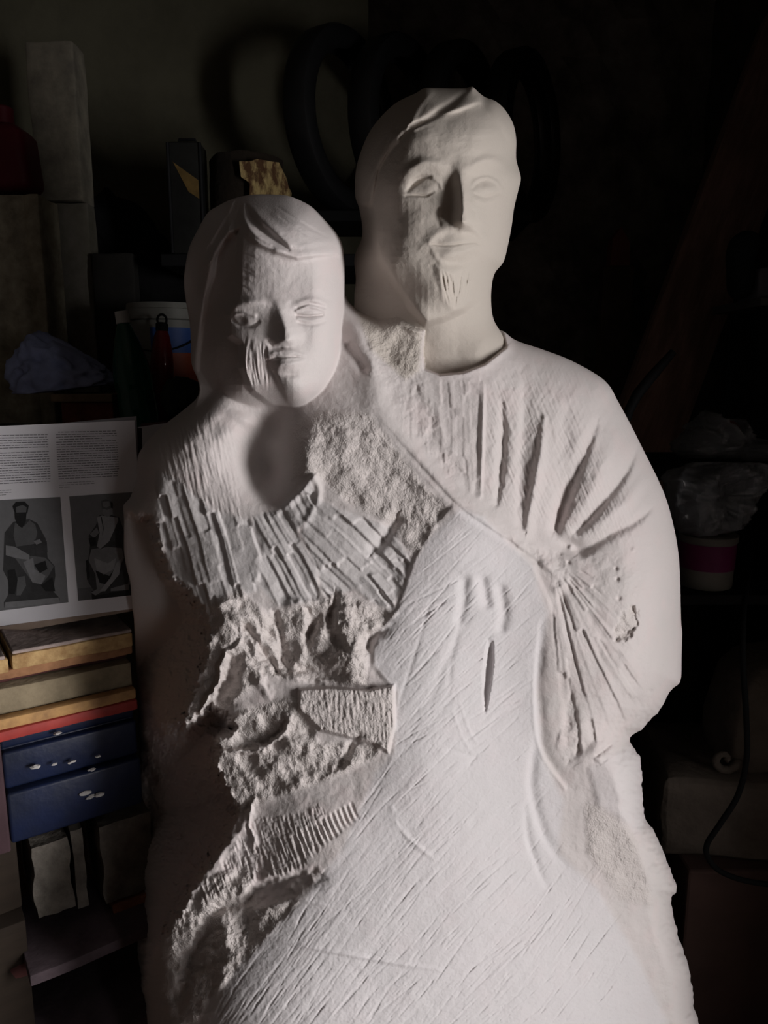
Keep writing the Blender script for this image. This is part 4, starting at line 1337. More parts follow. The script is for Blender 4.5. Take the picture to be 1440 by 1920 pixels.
fig([(740,205),(775,215),(812,200),(815,245),(775,268),(742,245)], 3, 0.0016, ph2); fig([(800,160),(815,165),(815,205),(803,200)], 0, 0.0017, ph2)
# board the page lies on, a second sheet under it, and a loose leaf
bd = sheet_poly('drawing_board', [(-75, 812), (256, 802), (262, 1146), (-75, 1180)], -0.0075, M_DBROWN, None, 0.012)
tag(bd, 'tilted dark board holding up the printed page', 'board')
s2 = sheet_poly('paper_sheet', [(120, 792.5), (254, 780), (257, 860), (120, 880)], -0.0035, mat('paper_grey', (0.34, 0.32, 0.34), 0.85, vary=0.05), None, 0.0004)
tag(s2, 'grey sheet showing just above the printed page top edge', 'paper')
s3 = sheet_poly('paper_sheet', [(60, 1166.5), (248, 1141), (249, 1146), (60, 1180), (-10, 1190), (-10, 1177)], -0.004, mat('paper_brown', (0.40, 0.30, 0.24), 0.85), None, 0.0004)
tag(s3, 'brownish sheet edge showing under the printed page bottom', 'paper')
def leaf(name, pts, ys_, m, label, cat, th=0.0008):
    bm = bmesh.new()
    P = [at(u, v, y) for (u, v), y in zip(pts, ys_)]
    n = (P[1] - P[0]).cross(P[2] - P[0]).normalized()
    add_prism(bm, P, n * th)
    return tag(from_bm(name, bm, m), label, cat)
leaf('paper_leaf', [(258, 801), (311, 793), (330, 800), (330, 850), (268, 842)], [1.686] * 5, M_PAPER, 'small white leaf between the printed page and the child shoulder', 'paper')
leaf('card', [(264, 794), (312, 790), (312, 800), (264, 803)], [1.688] * 4, mat('dull_red_card', (0.16, 0.07, 0.075), 0.8), 'dull red card edge behind the small white leaf', 'card')

# ------------------------------------------------------------------ bench behind the page, with what stands on it
zb_ = at(265, 800, 1.72).z - 0.012
bench = thing('workbench', 'dark workbench behind the printed page carrying bottles and a rag', 'workbench', (-0.95, 2.04, 0))
bm = bmesh.new(); add_box(bm, (0, 0.0, zb_ - 0.02), (1.2, 0.70, 0.04), bevel=0.003); from_bm('top', bm, M_DBROWN, bench)
for sx in (-1, 1):
    for sy in (-1, 1):
        bm = bmesh.new(); add_box(bm, (sx * 0.55, sy * 0.32, (zb_ - 0.04) / 2), (0.07, 0.07, zb_ - 0.04)); from_bm('leg', bm, M_DBROWN, bench)

def place(o, u, y, z):
    """stand a thing on height z at photo column u, depth y"""
    lo, hi = 0.0, 2500.0
    for _ in range(40):
        m = (lo + hi) / 2
        if at(u, m, y).z > z: lo = m
        else: hi = m
    o.location = at(u, (lo + hi) / 2, y); o.location.z = z
# green bottle
def pix(y, v=700):
    b = (960.0 - v) / FPX
    return (y / (CP + b * SP)) / FPX
M_GREEN = mat('green_plastic', (0.03, 0.30, 0.17), 0.12, vary=0.1, trans=0.75, spec=0.5)
M_WHITEP = mat('white_plastic', (0.80, 0.80, 0.78), 0.5, vary=0.05)
gb = thing('bottle', 'green plastic bottle with white cap standing behind the printed page', 'bottle')
place(gb, 266, 1.75, zb_)
zt = at(238, 586, 1.75).z - zb_
H_ = zt
prof = [(0.030, 0), (0.040, 0.006), (0.043, 0.03), (0.043, H_ * .30), (0.041, H_ * .33), (0.043, H_ * .36), (0.043, H_ * .46), (0.040, H_ * .56), (0.034, H_ * .66), (0.026, H_ * .77), (0.018, H_ * .86), (0.0135, H_ * .90), (0.0135, H_ * .935)]
def lean(bm, a, zmax):
    for v in bm.verts:
        v.co.x += a * v.co.z
bm = bmesh.new(); add_lathe(bm, prof, 40); 
for v in bm.verts:
    v.co.x -= 0.10 * v.co.z * 0.0
o = from_bm('body', bm, M_GREEN, gb, auto=50)
bm = bmesh.new(); add_lathe(bm, [(0.0155, H_ * .90), (0.0165, H_ * .905), (0.0165, H_ * .912), (0.0155, H_ * .915), (0.0155, H_ - 0.001), (0.0145, H_)], 28)
from_bm('cap', bm, M_WHITEP, gb, auto=40)
gb.rotation_euler = (0, math.radians(-6.5), 0)
gb.location.z += 0.004
# red flask
M_RED = mat('red_metal', (0.20, 0.008, 0.014), 0.35, vary=0.15, coat=0.3)
M_BLACK = mat('black_plastic', (0.012, 0.012, 0.013), 0.7, vary=0.2, spec=0.15)
fb = thing('flask', 'red metal flask with black loop cap beside the green bottle', 'flask')
place(fb, 304, 1.83, zb_)
ft = at(302, 612, 1.83).z - zb_
bm = bmesh.new(); add_lathe(bm, [(0.024, 0), (0.0275, 0.006), (0.0275, ft * .62), (0.025, ft * .74), (0.018, ft * .90), (0.013, ft * .95), (0.013, ft)], 32); from_bm('body', bm, M_RED, fb, auto=50)
bm = bmesh.new(); add_lathe(bm, [(0.0145, ft - 0.012), (0.0145, ft + 0.004), (0.010, ft + 0.008)], 24); from_bm('cap', bm, M_BLACK, fb, auto=40)
bm = bmesh.new(); add_tube(bm, [(0.011 * math.cos(a), 0, ft + 0.013 + 0.013 * math.sin(a)) for a in np.linspace(-0.6, PI + 0.6, 18)], 0.0028, 8); from_bm('loop', bm, M_BLACK, fb, auto=60)
fb.rotation_euler = (0, math.radians(3), 0); fb.location.z += 0.002
# paint tub
M_TUB = mat('tub_plastic', (0.26, 0.255, 0.23), 0.5, vary=0.2, scale=15)
tb = thing('paint_tub', 'pale paint tub with blue and orange label behind the red flask', 'tub')
place(tb, 322, 1.98, zb_)
th_ = at(310, 572, 1.98).z - zb_
rr = 0.099
bm = bmesh.new(); add_lathe(bm, [(rr * .86, 0), (rr * .88, 0.005), (rr * .97, th_ * .9), (rr * .97, th_ * .93)], 40); from_bm('body', bm, M_TUB, tb, auto=50)
bm = bmesh.new(); add_lathe(bm, [(rr * 1.0, th_ * .86), (rr * 1.04, th_ * .87), (rr * 1.04, th_ * .95), (rr * .99, th_ * .955), (rr * .97, th_), (rr * .9, th_ * .985)], 40); from_bm('lid', bm, M_TUB, tb, auto=50)
for nm, z0, z1, c in (('label_band', .60, .80, (0.04, 0.10, 0.34)), ('label_band', .28, .60, (0.36, 0.075, 0.035))):
    bm = bmesh.new()
    add_lathe(bm, [(rr * (.885 + .088 * z0) + 0.0012, th_ * z0), (rr * (.885 + .088 * z1) + 0.0012, th_ * z1)], 40, cap_bottom=False, cap_top=False)
    for f in [f for f in bm.faces if f.calc_center_median().x < -rr * 0.1]:
        bm.faces.remove(f)
    from_bm(nm, bm, mat('label_ink', c, 0.5, vary=0.2, scale=30), tb, smooth=True)
bm = bmesh.new(); add_tube(bm, [(rr * 1.05 * math.cos(a), rr * 1.05 * math.sin(a), th_ * .84 - 0.07 * math.sin((a - PI) * 1.0)) for a in np.linspace(PI * 1.0, PI * 2.0, 16)], 0.0022, 8); from_bm('wire_handle', bm, M_BLACK, tb, auto=60)
# blue rag on a short board
zr = at(150, 748, 1.60).z
tag(from_bm('short_board', quad_box(0, 0.001, 0, 0.001, 0, 0.001), M_BROWN), '', '')
bpy.data.objects.remove(bpy.data.objects['short_board'])
p1, p2 = at(98, 744, 1.72), at(212, 733, 1.72)
bm = bmesh.new(); add_box(bm, (0, 0, 0), ((p2 - p1).length, 0.16, 0.018), bevel=0.003)
o = from_bm('short_board', bm, mat('pale_offcut', (0.24, 0.17, 0.11), 0.85, vary=0.3, scale=20), None)
zr = (p1.z + p2.z) / 2
o.location = ((p1.x + p2.x) / 2, 1.79, zr - 0.009)
tag(o, 'short pale offcut board under the blue rag', 'board')
bm = bmesh.new(); add_box(bm, (0, 0, 0), (0.12, 0.12, zr - 0.018 - zb_ - 0.001), bevel=0.004)
o = from_bm('small_box', bm, mat('dull_orange_red', (0.22, 0.05, 0.03), 0.7, vary=0.5, scale=20), None)
o.location = (at(172, 760, 1.76).x, 1.79, (zr - 0.018 + zb_) / 2)
tag(o, 'dull red box under the offcut board on the bench', 'box')
M_RAG = mat('blue_cloth', (0.42, 0.48, 0.76), 0.95, vary=0.3, scale=20, spec=0.1)
bm = bmesh.new(); bmesh.ops.create_icosphere(bm, subdivisions=5, radius=1.0)
for v in bm.verts:
    p = v.co.copy()
    f = 1 + 0.30 * mnoise.noise(p * 1.3 + Vector((3, 1, 7))) + 0.24 * (1 - 2 * abs(mnoise.noise(p * 2.2 + Vector((1, 5, 2))))) + 0.10 * (1 - 2 * abs(mnoise.noise(p * 5.0)))
    p = p * f
    # tall on the left, trailing off to the right
    h = 0.066 * (1.0 - 0.42 * max(-0.6, min(1.2, p.x)))
    v.co = Vector((p.x * 0.094, p.y * 0.06, max(p.z, -0.42) * h))
zmin = min(v.co.z for v in bm.verts)
for v in bm.verts: v.co.z -= zmin
o = from_bm('rag', bm, M_RAG, None, smooth=True)
o.location = (at(120, 740, 1.78).x, 1.78, zr)
tag(o, 'crumpled blue rag lying on the short offcut board', 'rag')
# dark clutter right of the flask
bm = bmesh.new(); bmesh.ops.create_icosphere(bm, subdivisions=4, radius=0.055); roughen(bm, 0.02, 18, 4, fine=0.006)
o = from_bm('cloth_bundle', bm, mat('dark_green_cloth', (0.03, 0.04, 0.03), 0.9, vary=0.4, scale=20), None, smooth=True)
o.location = (at(352, 730, 1.78).x, 1.76, zb_ + 0.066)
tag(o, 'dark greenish bundle between the red flask and the child head', 'bundle')

# pale slab, tall post, jerrycan
M_SLABP = mat('pale_weathered_stone', (0.27, 0.245, 0.19), 0.95, color2=(0.15, 0.135, 0.11), scale=14, bump=0.003, bump_scale=40, spec=0.1)
M_SLABP2 = mat('pale_grooved_stone', (0.48, 0.43, 0.32), 0.95, color2=(0.22, 0.19, 0.14), scale=14, bump=0.003, bump_scale=40, spec=0.1)
M_POST = mat('pale_post', (0.24, 0.22, 0.19), 0.95, color2=(0.14, 0.13, 0.10), scale=9, bump=0.003, bump_scale=30, spec=0.1)
def block_uv(name, u0, u1, v0, zlow, y, depth, m, label, cat, seed, lean_=0.0, grooves=()):
    a, b = at(u0, v0, y), at(u1, v0, y)
    h = a.z - zlow
    bm = bmesh.new(); add_box(bm, (0, depth / 2, h / 2), (b.x - a.x, depth, h), bevel=0.004)
    bmesh.ops.subdivide_edges(bm, edges=bm.edges[:], cuts=8, use_grid_fill=True)
    roughen(bm, 0.004, 12, seed, fine=0.0015)
    for v in bm.verts:
        v.co.x += lean_ * v.co.z
        if v.co.y < depth * 0.2:
            for gx in grooves:
                v.co.y += 0.010 * math.exp(-((v.co.x - gx) / 0.010) ** 2)
    o = from_bm(name, bm, m, None, auto=40)
    o.location = ((a.x + b.x) / 2, y, zlow)
    return tag(o, label, cat)
block_uv('stone_slab', -60, 70, 364, zb_, 1.98, 0.12, M_SLABP2, 'pale upright slab with vertical grooves under the red canister', 'slab', 31, 0.0, (-0.02, 0.05))
pz = at(100, 378, 2.12).z
block_uv('board', 62, 163, 379, zb_, 2.12, 0.06, M_POST, 'grey board standing behind the pale slab, below the stone post', 'board', 32)
o = block_uv('stone_post', 45, 134, 76, pz + 0.003, 2.12, 0.09, M_SLABP, 'mottled pale stone post on top of the grey board', 'post', 33)
for v in o.data.vertices:
    pass
M_REDCAN = mat('red_canister', (0.11, 0.007, 0.016), 0.5, vary=0.2, scale=8)
jc = thing('jerrycan', 'red plastic canister with screw cap on the pale slab at the picture edge', 'canister')
jt = at(30, 364, 2.03).z + 0.004
a, b = at(-60, 300, 2.0), at(55, 300, 2.0)
jh = at(30, 228, 2.0).z - jt
jc.location = ((a.x + b.x) / 2, 2.04, jt)
bm = bmesh.new(); add_box(bm, (0, 0, jh / 2), (b.x - a.x, 0.11, jh), bevel=0.025, seg=4)
for v in bm.verts:
    if v.co.z > jh * 0.75:
        v.co.x = v.co.x - max(0, v.co.x) * 0.35 * (v.co.z - jh * .75) / (jh * .25)
from_bm('body', bm, M_REDCAN, jc, auto=50)
cx = at(4, 210, 2.04).x - jc.location.x
bm = bmesh.new(); add_lathe(bm, [(0.024, jh - 0.006), (0.024, jh + 0.002), (0.027, jh + 0.004), (0.027, jh + 0.042), (0.023, jh + 0.046)], 24, c=(cx, 0, 0)); from_bm('cap', bm, M_REDCAN, jc, auto=40)
bm = bmesh.new(); add_tube(bm, [(cx - 0.035, 0, jh - 0.01), (cx - 0.05, 0, jh + 0.03), (cx - 0.09, 0, jh + 0.035), (cx - 0.10, 0, jh - 0.01)], 0.011, 10); from_bm('handle', bm, M_REDCAN, jc, auto=60)
# black bag hanging on the wall, dark board below
M_BAG = mat('black_cloth', (0.012, 0.012, 0.013), 0.9, vary=0.4, scale=20, spec=0.1)
def outline_solid(name, pts, y, depth, m, label, cat, seed, parent=None, puff=1.0, flat=False):
    """cushiony solid with the given outline at depth y"""
    P = catmull(np.array(pts, float), 10.0, True)
    n = len(P); c = P.mean(0)
    bm = bmesh.new()
    rings = []
    prof = [(1.0, 0.0), (0.97, 0.35), (0.85, 0.68), (0.62, 0.9), (0.3, 1.0)] if not flat else [(1.0, 0.0), (1.0, 0.75), (0.965, 0.92), (0.90, 1.0), (0.55, 1.02)]
    for sgn in (-1, 1):
        rg = []
        for (s, d) in (prof if sgn < 0 else prof[1:]):
            row = []
            for p in P:
                q = c + (p - c) * s
                w = at(float(q[0]), float(q[1]), y)
                nn = mnoise.noise(Vector((w.x * 14, w.z * 14, seed)))
                row.append(bm.verts.new(w + Vector((0, sgn * depth * 0.5 * d * (1 + 0.5 * nn * puff), 0))))
            rg.append(row)
        w = at(float(c[0]), float(c[1]), y)
        rings.append((rg, bm.verts.new(w + Vector((0, sgn * depth * 0.5, 0)))))
    base = rings[0][0][0]
    for rg, tip in rings:
        seq = rg if rg[0] is base else [base] + rg
        for i in range(len(seq) - 1):
            for j in range(n):
                bm.faces.new((seq[i][j], seq[i][(j + 1) % n], seq[i + 1][(j + 1) % n], seq[i + 1][j]))
        for j in range(n):
            bm.faces.new((seq[-1][j], seq[-1][(j + 1) % n], tip))
    o = from_bm(name, bm, m, parent, smooth=True)
    return tag(o, label, cat) if label else o
outline_solid('bag', [(148,382),(188,368),(203,352),(216,368),(258,382),(284,412),(294,432),(312,446),(330,474),(348,520),(350,566),(300,590),(240,604),(214,604),(190,590),(178,540),(164,476),(158,420)], 2.38, 0.22, M_BAG, 'black cloth bag slumped against the back wall', 'bag', 5)
block_uv('dark_board', 172, 250, 476, zb_, 2.10, 0.04, mat('dark_grey_board', (0.03, 0.028, 0.025), 0.9, vary=0.3, scale=10), 'dark grey board standing under the black bag', 'board', 36)
block_uv('dark_cabinet', 150, 460, 598, zb_, 2.19, 0.28, M_BLACK, 'low black cabinet behind the paint tub, carrying the black bag', 'cabinet', 37)
# canister and split log on a high shelf behind the child's head
zs = at(420, 492, 2.15).z
bm = bmesh.new(); add_box(bm, (0, 0, 0), (at(690, 480, 2.15).x - at(330, 480, 2.15).x, 0.40, 0.03), bevel=0.003)
o = from_bm('shelf_board', bm, M_BLACK, None); o.location = (at(510, 490, 2.15).x, 2.20, zs - 0.015)
tag(o, 'dark shelf board behind the child head carrying a tin and a log', 'shelf')
tin = thing('tin_can', 'dark rectangular tin with dull yellow label behind the child head', 'tin', (at(364, 480, 2.08).x, 2.06, zs))
tw = at(393, 400, 2.15).x - at(337, 400, 2.15).x; tht = at(364, 292, 2.15).z - zs
M_TIN = mat('dark_tin', (0.06, 0.062, 0.06), 0.28, metallic=0.7, vary=0.4, scale=8)
bm = bmesh.new(); add_box(bm, (0, 0, tht / 2), (tw, 0.08, tht), bevel=0.006, seg=3); from_bm('body', bm, M_TIN, tin, auto=40)
for sx in (-1, 1):
    bm = bmesh.new(); add_tube(bm, [(sx * tw / 2, -0.040, 0.004), (sx * tw / 2, -0.040, tht - 0.004)], 0.004, 8); from_bm('seam', bm, M_BLACK, tin, auto=60)
bm = bmesh.new(); add_prism(bm, [Vector((-tw * .35, -0.0405, tht * .82)), Vector((tw * .42, -0.0405, tht * .66)), Vector((tw * .42, -0.0405, tht * .50)), Vector((tw * .10, -0.0405, tht * .56))], (0, -0.0012, 0))
from_bm('label', bm, mat('dull_yellow', (0.16, 0.10, 0.03), 0.6, vary=0.4, scale=40), tin)
bm = bmesh.new(); add_tube(bm, [(-tw * .3, 0, tht), (-tw * .25, 0, tht + .014), (tw * .25, 0, tht + .014), (tw * .3, 0, tht)], 0.004, 8); from_bm('handle', bm, M_BLACK, tin, auto=60)
M_BARK = mat('bark', (0.02, 0.014, 0.009), 0.95, vary=0.5, scale=14, bump=0.006, bump_scale=30)
M_SPLIT = mat('split_wood', (0.46, 0.34, 0.15), 0.85, color2=(0.11, 0.055, 0.025), scale=22, stretch=(2, 2, 1), bump=0.003, contrast=(0.42, 0.56))
lg = thing('log', 'split log with yellow broken wood face above the child head', 'log', (at(466, 480, 2.08).x, 2.095, zs))
lh = at(468, 296, 2.09).z - zs; lw = at(536, 400, 2.1).x - at(398, 400, 2.1).x
bm = bmesh.new(); add_lathe(bm, [(lw * .47, 0.004), (lw * .50, 0.01), (lw * .51, lh * .3), (lw * .50, lh * .7), (lw * .49, lh * .97)], 28); roughen(bm, 0.006, 20, 8); from_bm('trunk', bm, M_BARK, lg, auto=50)
bm = bmesh.new()
zt_ = lambda u, v: at(u, v, 1.975) - Vector(lg.location)
add_prism(bm, [zt_(448, 302), zt_(480, 298), zt_(522, 306), (zt_(530, 318)), zt_(541, 352), zt_(540, 372), zt_(468, 372), zt_(468, 345), zt_(452, 330)], (0, 0.05, 0))
bmesh.ops.subdivide_edges(bm, edges=bm.edges[:], cuts=3, use_grid_fill=True); roughen(bm, 0.004, 40, 3)
from_bm('split_face', bm, M_SPLIT, lg)
# tyres
M_TYRE = mat('tyre_rubber', (0.013, 0.013, 0.014), 0.42, vary=0.3, scale=20, spec=0.4)
zty = at(600, 408, 2.4).z
ty_r = (at(625, 42, 2.4).z - zty) / 2 * 0.91
def tyre(u, y, yaw, label, r=ty_r):
    bm = bmesh.new()
    prof = [(1.0, -.16), (1.0, .16), (.975, .235), (.92, .27), (.84, .28), (.77, .23), (.745, .17), (.775, .14), (.84, .19), (.90, .18), (.93, .10), (.93, -.10), (.90, -.18), (.84, -.19), (.775, -.14), (.745, -.17), (.77, -.23), (.84, -.28), (.92, -.27), (.975, -.235)]
    seg = 56; n = len(prof); rings = []
    for k in range(seg):
        a = 2 * PI * k / seg
        rings.append([bm.verts.new(((x * 0.62) * r, p * r * math.cos(a), p * r * math.sin(a) + r)) for (p, x) in prof])
    for k in range(seg):
        for j in range(n):
            bm.faces.new((rings[k][j], rings[(k + 1) % seg][j], rings[(k + 1) % seg][(j + 1) % n], rings[k][(j + 1) % n]))
    o = from_bm('tyre', bm, M_TYRE, None, auto=35)
    o.location = (at(u, 300, y).x, y, zty)
    o.rotation_euler = (0, 0, yaw)
    return tag(o, label, 'tyre', 'black tyres on the rack')
tyre(646, 2.33, math.radians(-31), 'leftmost black tyre on the rack, its open centre facing the wall')
tyre(754, 2.385, math.radians(-31), 'black tyre just left of and above the man head')
tyre(868, 2.43, math.radians(-31), 'black tyre directly behind the man head top')
tyre(982, 2.48, math.radians(-31), 'rightmost black tyre on the rack')
bm = bmesh.new(); add_box(bm, (0, 0, 0), (at(980, 420, 2.45).x - at(560, 420, 2.45).x, 0.34, 0.03), bevel=0.003)
o = from_bm('tyre_rack', bm, M_BLACK, None); o.location = (at(770, 420, 2.45).x, 2.46, zty - 0.0155)
tag(o, 'black rack board under the row of tyres', 'rack')

# ------------------------------------------------------------------ right side
M_REDBEAM = mat('reddish_beam', (0.46, 0.28, 0.22), 0.9, vary=0.45, scale=6, stretch=(6, 6, 1), bump=0.002)
def strut(name, top, bot, width, thick, m, label, cat, seed=0, kind_tip=None):
    """timber between two points, broad side to the room"""
    top, bot = Vector(top), Vector(bot)
    d = top - bot; L = d.length; z = d.normalized()
    x = Vector((1, 0, 0)); x = (x - z * x.dot(z)).normalized(); y = z.cross(x)
    bm = bmesh.new(); add_box(bm, (0, 0, L / 2), (width, thick, L), bevel=0.004)
    bmesh.ops.subdivide_edges(bm, edges=[e for e in bm.edges if (e.verts[0].co - e.verts[1].co).length > L * 0.5], cuts=14)
    for v in bm.verts:
        v.co += mnoise.noise_vector(v.co * 9 + Vector((seed, 0, 0))) * 0.003
    o = from_bm(name, bm, m, None, auto=40)
    o.matrix_world = Matrix(((x.x, y.x, z.x, bot.x), (x.y, y.y, z.y, bot.y), (x.z, y.z, z.z, bot.z), (0, 0, 0, 1)))
    return tag(o, label, cat)
bt = at(1500, 30, 2.86); bb = at(1236, 740, 2.56)
dirb = (bb - bt)
bb2 = bt + dirb * ((bt.z - 0.012) / (bt.z - bb.z))
strut('leaning_beam', bt, bb2, 0.225, 0.08, M_REDBEAM, 'reddish brown beam leaning diagonally at the right behind the man shoulder', 'beam', 4)
bm = bmesh.new()
ft_ = at(1150, 860, 1.60)
add_tube(bm, [Vector((ft_.x - 0.06, ft_.y, 0.0)), ft_, at(1180, 768, 1.60), at(1196, 738, 1.60), at(1222, 706, 1.605), at(1262, 660, 1.615)], [0.010, 0.010, 0.010, 0.011, 0.011, 0.008], 10)
cpt = at(1180, 768, 1.60)
for v in bm.verts: v.co -= cpt
o = from_bm('tool_handle', bm, M_BLACK, None, auto=50); o.location = cpt
tag(o, 'dark long tool handle slanting in front of the leaning beam', 'tool')
M_STAKE = mat('stake_wood', (0.16, 0.11, 0.08), 0.9, vary=0.4, scale=9)
st = thing('wooden_stake', 'dark wooden stake with reddish tip behind the man shoulder', 'stake', (at(1146, 700, 3.0).x, 3.0, 0))
hs = at(1146, 500, 3.0).z
bm = bmesh.new(); add_box(bm, (0, 0, hs / 2), (0.118, 0.06, hs), bevel=0.006); from_bm('shaft', bm, M_STAKE, st)
bm = bmesh.new(); ht = at(1140, 428, 3.0).z
add_prism(bm, [Vector((-0.035, -0.03, hs)), Vector((0.04, -0.03, hs)), Vector((0.035, -0.03, hs + (ht - hs) * .6)), Vector((0.0, -0.03, ht)), Vector((-0.03, -0.03, hs + (ht - hs) * .7))], (0, 0.06, 0)); from_bm('tip', bm, mat('red_stain', (0.30, 0.10, 0.08), 0.8), st)
# shelf unit at the far right
zsh = at(1400, 556, 2.06).z
sh = thing('side_shelf', 'dark wall shelf at the right edge carrying a grey box', 'shelf', (1.14, 2.21, 0))
bm = bmesh.new(); add_box(bm, (0.03, 0, zsh - 0.0125), (0.33, 0.30, 0.022), bevel=0.002); from_bm('board', bm, mat('shelf_edge', (0.12, 0.12, 0.115), 0.6), sh)
bm = bmesh.new(); add_box(bm, (0.06, 0.13, (zsh - 0.024) / 2), (0.30, 0.03, zsh - 0.024), bevel=0.002); from_bm('back_panel', bm, M_BLACK, sh)
for sx in (-0.11, 0.18):
    bm = bmesh.new(); add_box(bm, (sx, -0.12, (zsh - 0.024) / 2), (0.03, 0.03, zsh - 0.024), bevel=0.002); from_bm('leg', bm, M_BLACK, sh)
bm = bmesh.new(); add_box(bm, (0, 0, 0.05), (0.15, 0.12, 0.112), bevel=0.008, seg=3)
for v in bm.verts:
    if v.co.x < 0 and v.co.z > 0.05: v.co.z -= 0.03
o = from_bm('carton', bm, mat('grey_carton', (0.16, 0.16, 0.19), 0.8), None, auto=40); o.location = (at(1452, 550, 2.14).x, 2.14, zsh)
tag(o, 'small grey box on the shelf at the right edge', 'box')
outline_solid('dark_bundle', [(1366,470),(1380,440),(1405,432),(1424,448),(1412,480),(1404,552),(1372,554)], 2.12, 0.08, mat('dark_blue_cloth', (0.02, 0.026, 0.03), 0.9), 'dark rounded bundle on the shelf in front of the leaning beam, beside the grey box', 'bundle', 9)
# trestle bench with plastic bags
zt1 = at(1360, 868, 1.75).z
tb2 = thing('trestle_table', 'dark trestle table on the right holding crumpled clear plastic bags', 'table', (0.90, 1.86, 0))
bm = bmesh.new(); add_box(bm, (0, 0, zt1 - 0.018), (0.56, 0.34, 0.03), bevel=0.003); from_bm('top', bm, M_BLACK, tb2)
for (x0, y0, x1, y1) in ((-0.22, -0.13, -0.26, -0.15), (0.10, -0.14, -0.10, -0.20), (0.24, -0.14, 0.26, -0.15), (-0.22, 0.13, -0.24, 0.15), (0.24, 0.13, 0.26, 0.15)):
    bm = bmesh.new(); add_tube(bm, [(x1, y1, 0.0), (x0, y0, zt1 - 0.034)], 0.020, 4); from_bm('leg', bm, mat('leg_wood', (0.04, 0.03, 0.024), 0.9), tb2)
M_FILM = bpy.data.materials.new('clear_film'); M_FILM.use_nodes = True
bs = M_FILM.node_tree.nodes['Principled BSDF']
bs.inputs['Base Color'].default_value = (0.22, 0.23, 0.25, 1); bs.inputs['Roughness'].default_value = 0.22
bs.inputs['Alpha'].default_value = 0.62; bs.inputs['Specular IOR Level'].default_value = 0.8
def crumple_bag(name, pts, y, depth, label, seed, m=M_FILM):
    P = np.array(pts, float)
    o = outline_solid(name, pts, y, depth, m, label, 'bag', seed, puff=1.6)
    me = o.data
    bm = bmesh.new(); bm.from_mesh(me)
    bmesh.ops.subdivide_edges(bm, edges=bm.edges[:], cuts=2, use_grid_fill=True, smooth=0.6)
    for v in bm.verts:
        p = Vector(v.co)
        q = p + mnoise.noise_vector(p * 9) * 0.05
        n1 = 1 - 2 * abs(mnoise.noise(q * 14 + Vector((seed, 0, 0)))); n2 = 1 - 2 * abs(mnoise.noise(q * 34)); n3 = 1 - 2 * abs(mnoise.noise(q * 70))
        v.co = p + Vector((0.008 * n2, -0.028 * n1 - 0.016 * n2 - 0.006 * n3, 0.008 * n1 + 0.004 * n3))
    bm.to_mesh(me); bm.free()
    return o
crumple_bag('plastic_bag', [(1262,850),(1275,815),(1292,790),(1310,776),(1322,800),(1345,812),(1356,796),(1378,790),(1392,822),(1430,832),(1460,840),(1460,858),(1400,862),(1320,860)], 1.76, 0.16, 'crumpled clear plastic bag on top of the trestle table', 41)
bm = bmesh.new()
add_tube(bm, [at(1350 + 18 * (1 + math.cos(a)), 815 - 22 * math.sin(a), 1.70) for a in np.linspace(0.1, PI - 0.1, 14)], 0.006, 8)
o = from_bm('ring_handle', bm, mat('dull_pink_plastic', (0.14, 0.06, 0.055), 0.6), None, auto=60)
tag(o, 'dull pink ring standing up from the clear bag on the trestle table', 'ring')
crumple_bag('plastic_bag', [(1236,905),(1248,884),(1290,874),(1350,872),(1420,876),(1418,905),(1400,940),(1372,985),(1330,1002),(1270,1000),(1246,960)], 1.62, 0.10, 'big clear plastic bag of scraps slumped over the magenta banded bucket', 42)
# tub with magenta band
tub = thing('bucket', 'white bucket with magenta band on the table lower shelf beside the man elbow', 'bucket')
zt0 = at(1322, 1105, 1.62).z
tub.location = (at(1325, 1050, 1.66).x, 1.66, zt0)
rb = (at(1376, 1040, 1.66).x - at(1274, 1040, 1.66).x) / 2
hb = at(1322, 1006, 1.62).z - zt0
M_MAG = mat('magenta_band', (0.20, 0.018, 0.11), 0.5, vary=0.3, scale=10)
M_TUBW = mat('grey_white_plastic', (0.22, 0.21, 0.19), 0.5, vary=0.2, scale=10)
bm = bmesh.new(); add_lathe(bm, [(rb * .9, 0), (rb * .93, 0.005), (rb * .96, hb * .86), (rb, hb * .86), (rb * 1.02, hb * .98), (rb * .98, hb)], 36); from_bm('body', bm, M_TUBW, tub, auto=45)
bm = bmesh.new(); add_lathe(bm, [(rb * .945 + 0.001, hb * .36), (rb * .958 + 0.0015, hb * .84)], 36, cap_bottom=False, cap_top=False); from_bm('colour_band', bm, M_MAG, tub, smooth=True)
bm = bmesh.new(); add_box(bm, (-0.02, -0.08, zt0 - 0.013), (0.50, 0.40, 0.024), bevel=0.003); from_bm('lower_shelf', bm, M_BLACK, tb2)
# second, rough carved stone with a scroll relief
M_STONE2 = mat('dull_stone', (0.10, 0.082, 0.067), 0.95, vary=0.35, scale=9, bump=0.004, bump_scale=50, spec=0.1)
def lump(name, pts, y, depth, m, seed, parent, amp=0.006):
    o = outline_solid(name, pts, y, depth, m, None, None, seed, parent, puff=0.25, flat=True)
    for v in o.data.vertices:
        p = Vector(v.co)
        v.co = p + Vector((0, -amp * (1 - 2 * abs(mnoise.noise(p * 16 + Vector((0, 0, seed))))), 0))
    md = o.modifiers.new('sub', 'SUBSURF'); md.levels = 1; md.render_levels = 1
    return o
s2t = thing('carved_stone_block', 'dull stone block with rough scroll carving, standing low at the right edge', 'stone block', (0, 0, 0))
pa = at(1268, 1470, 1.37); pz1 = pa.z; pz0 = at(1330, 1625, 1.37).z
bm = bmesh.new(); add_box(bm, (0, 0, 0), (0.36, 0.28, pz1 - pz0), bevel=0.022, seg=3)
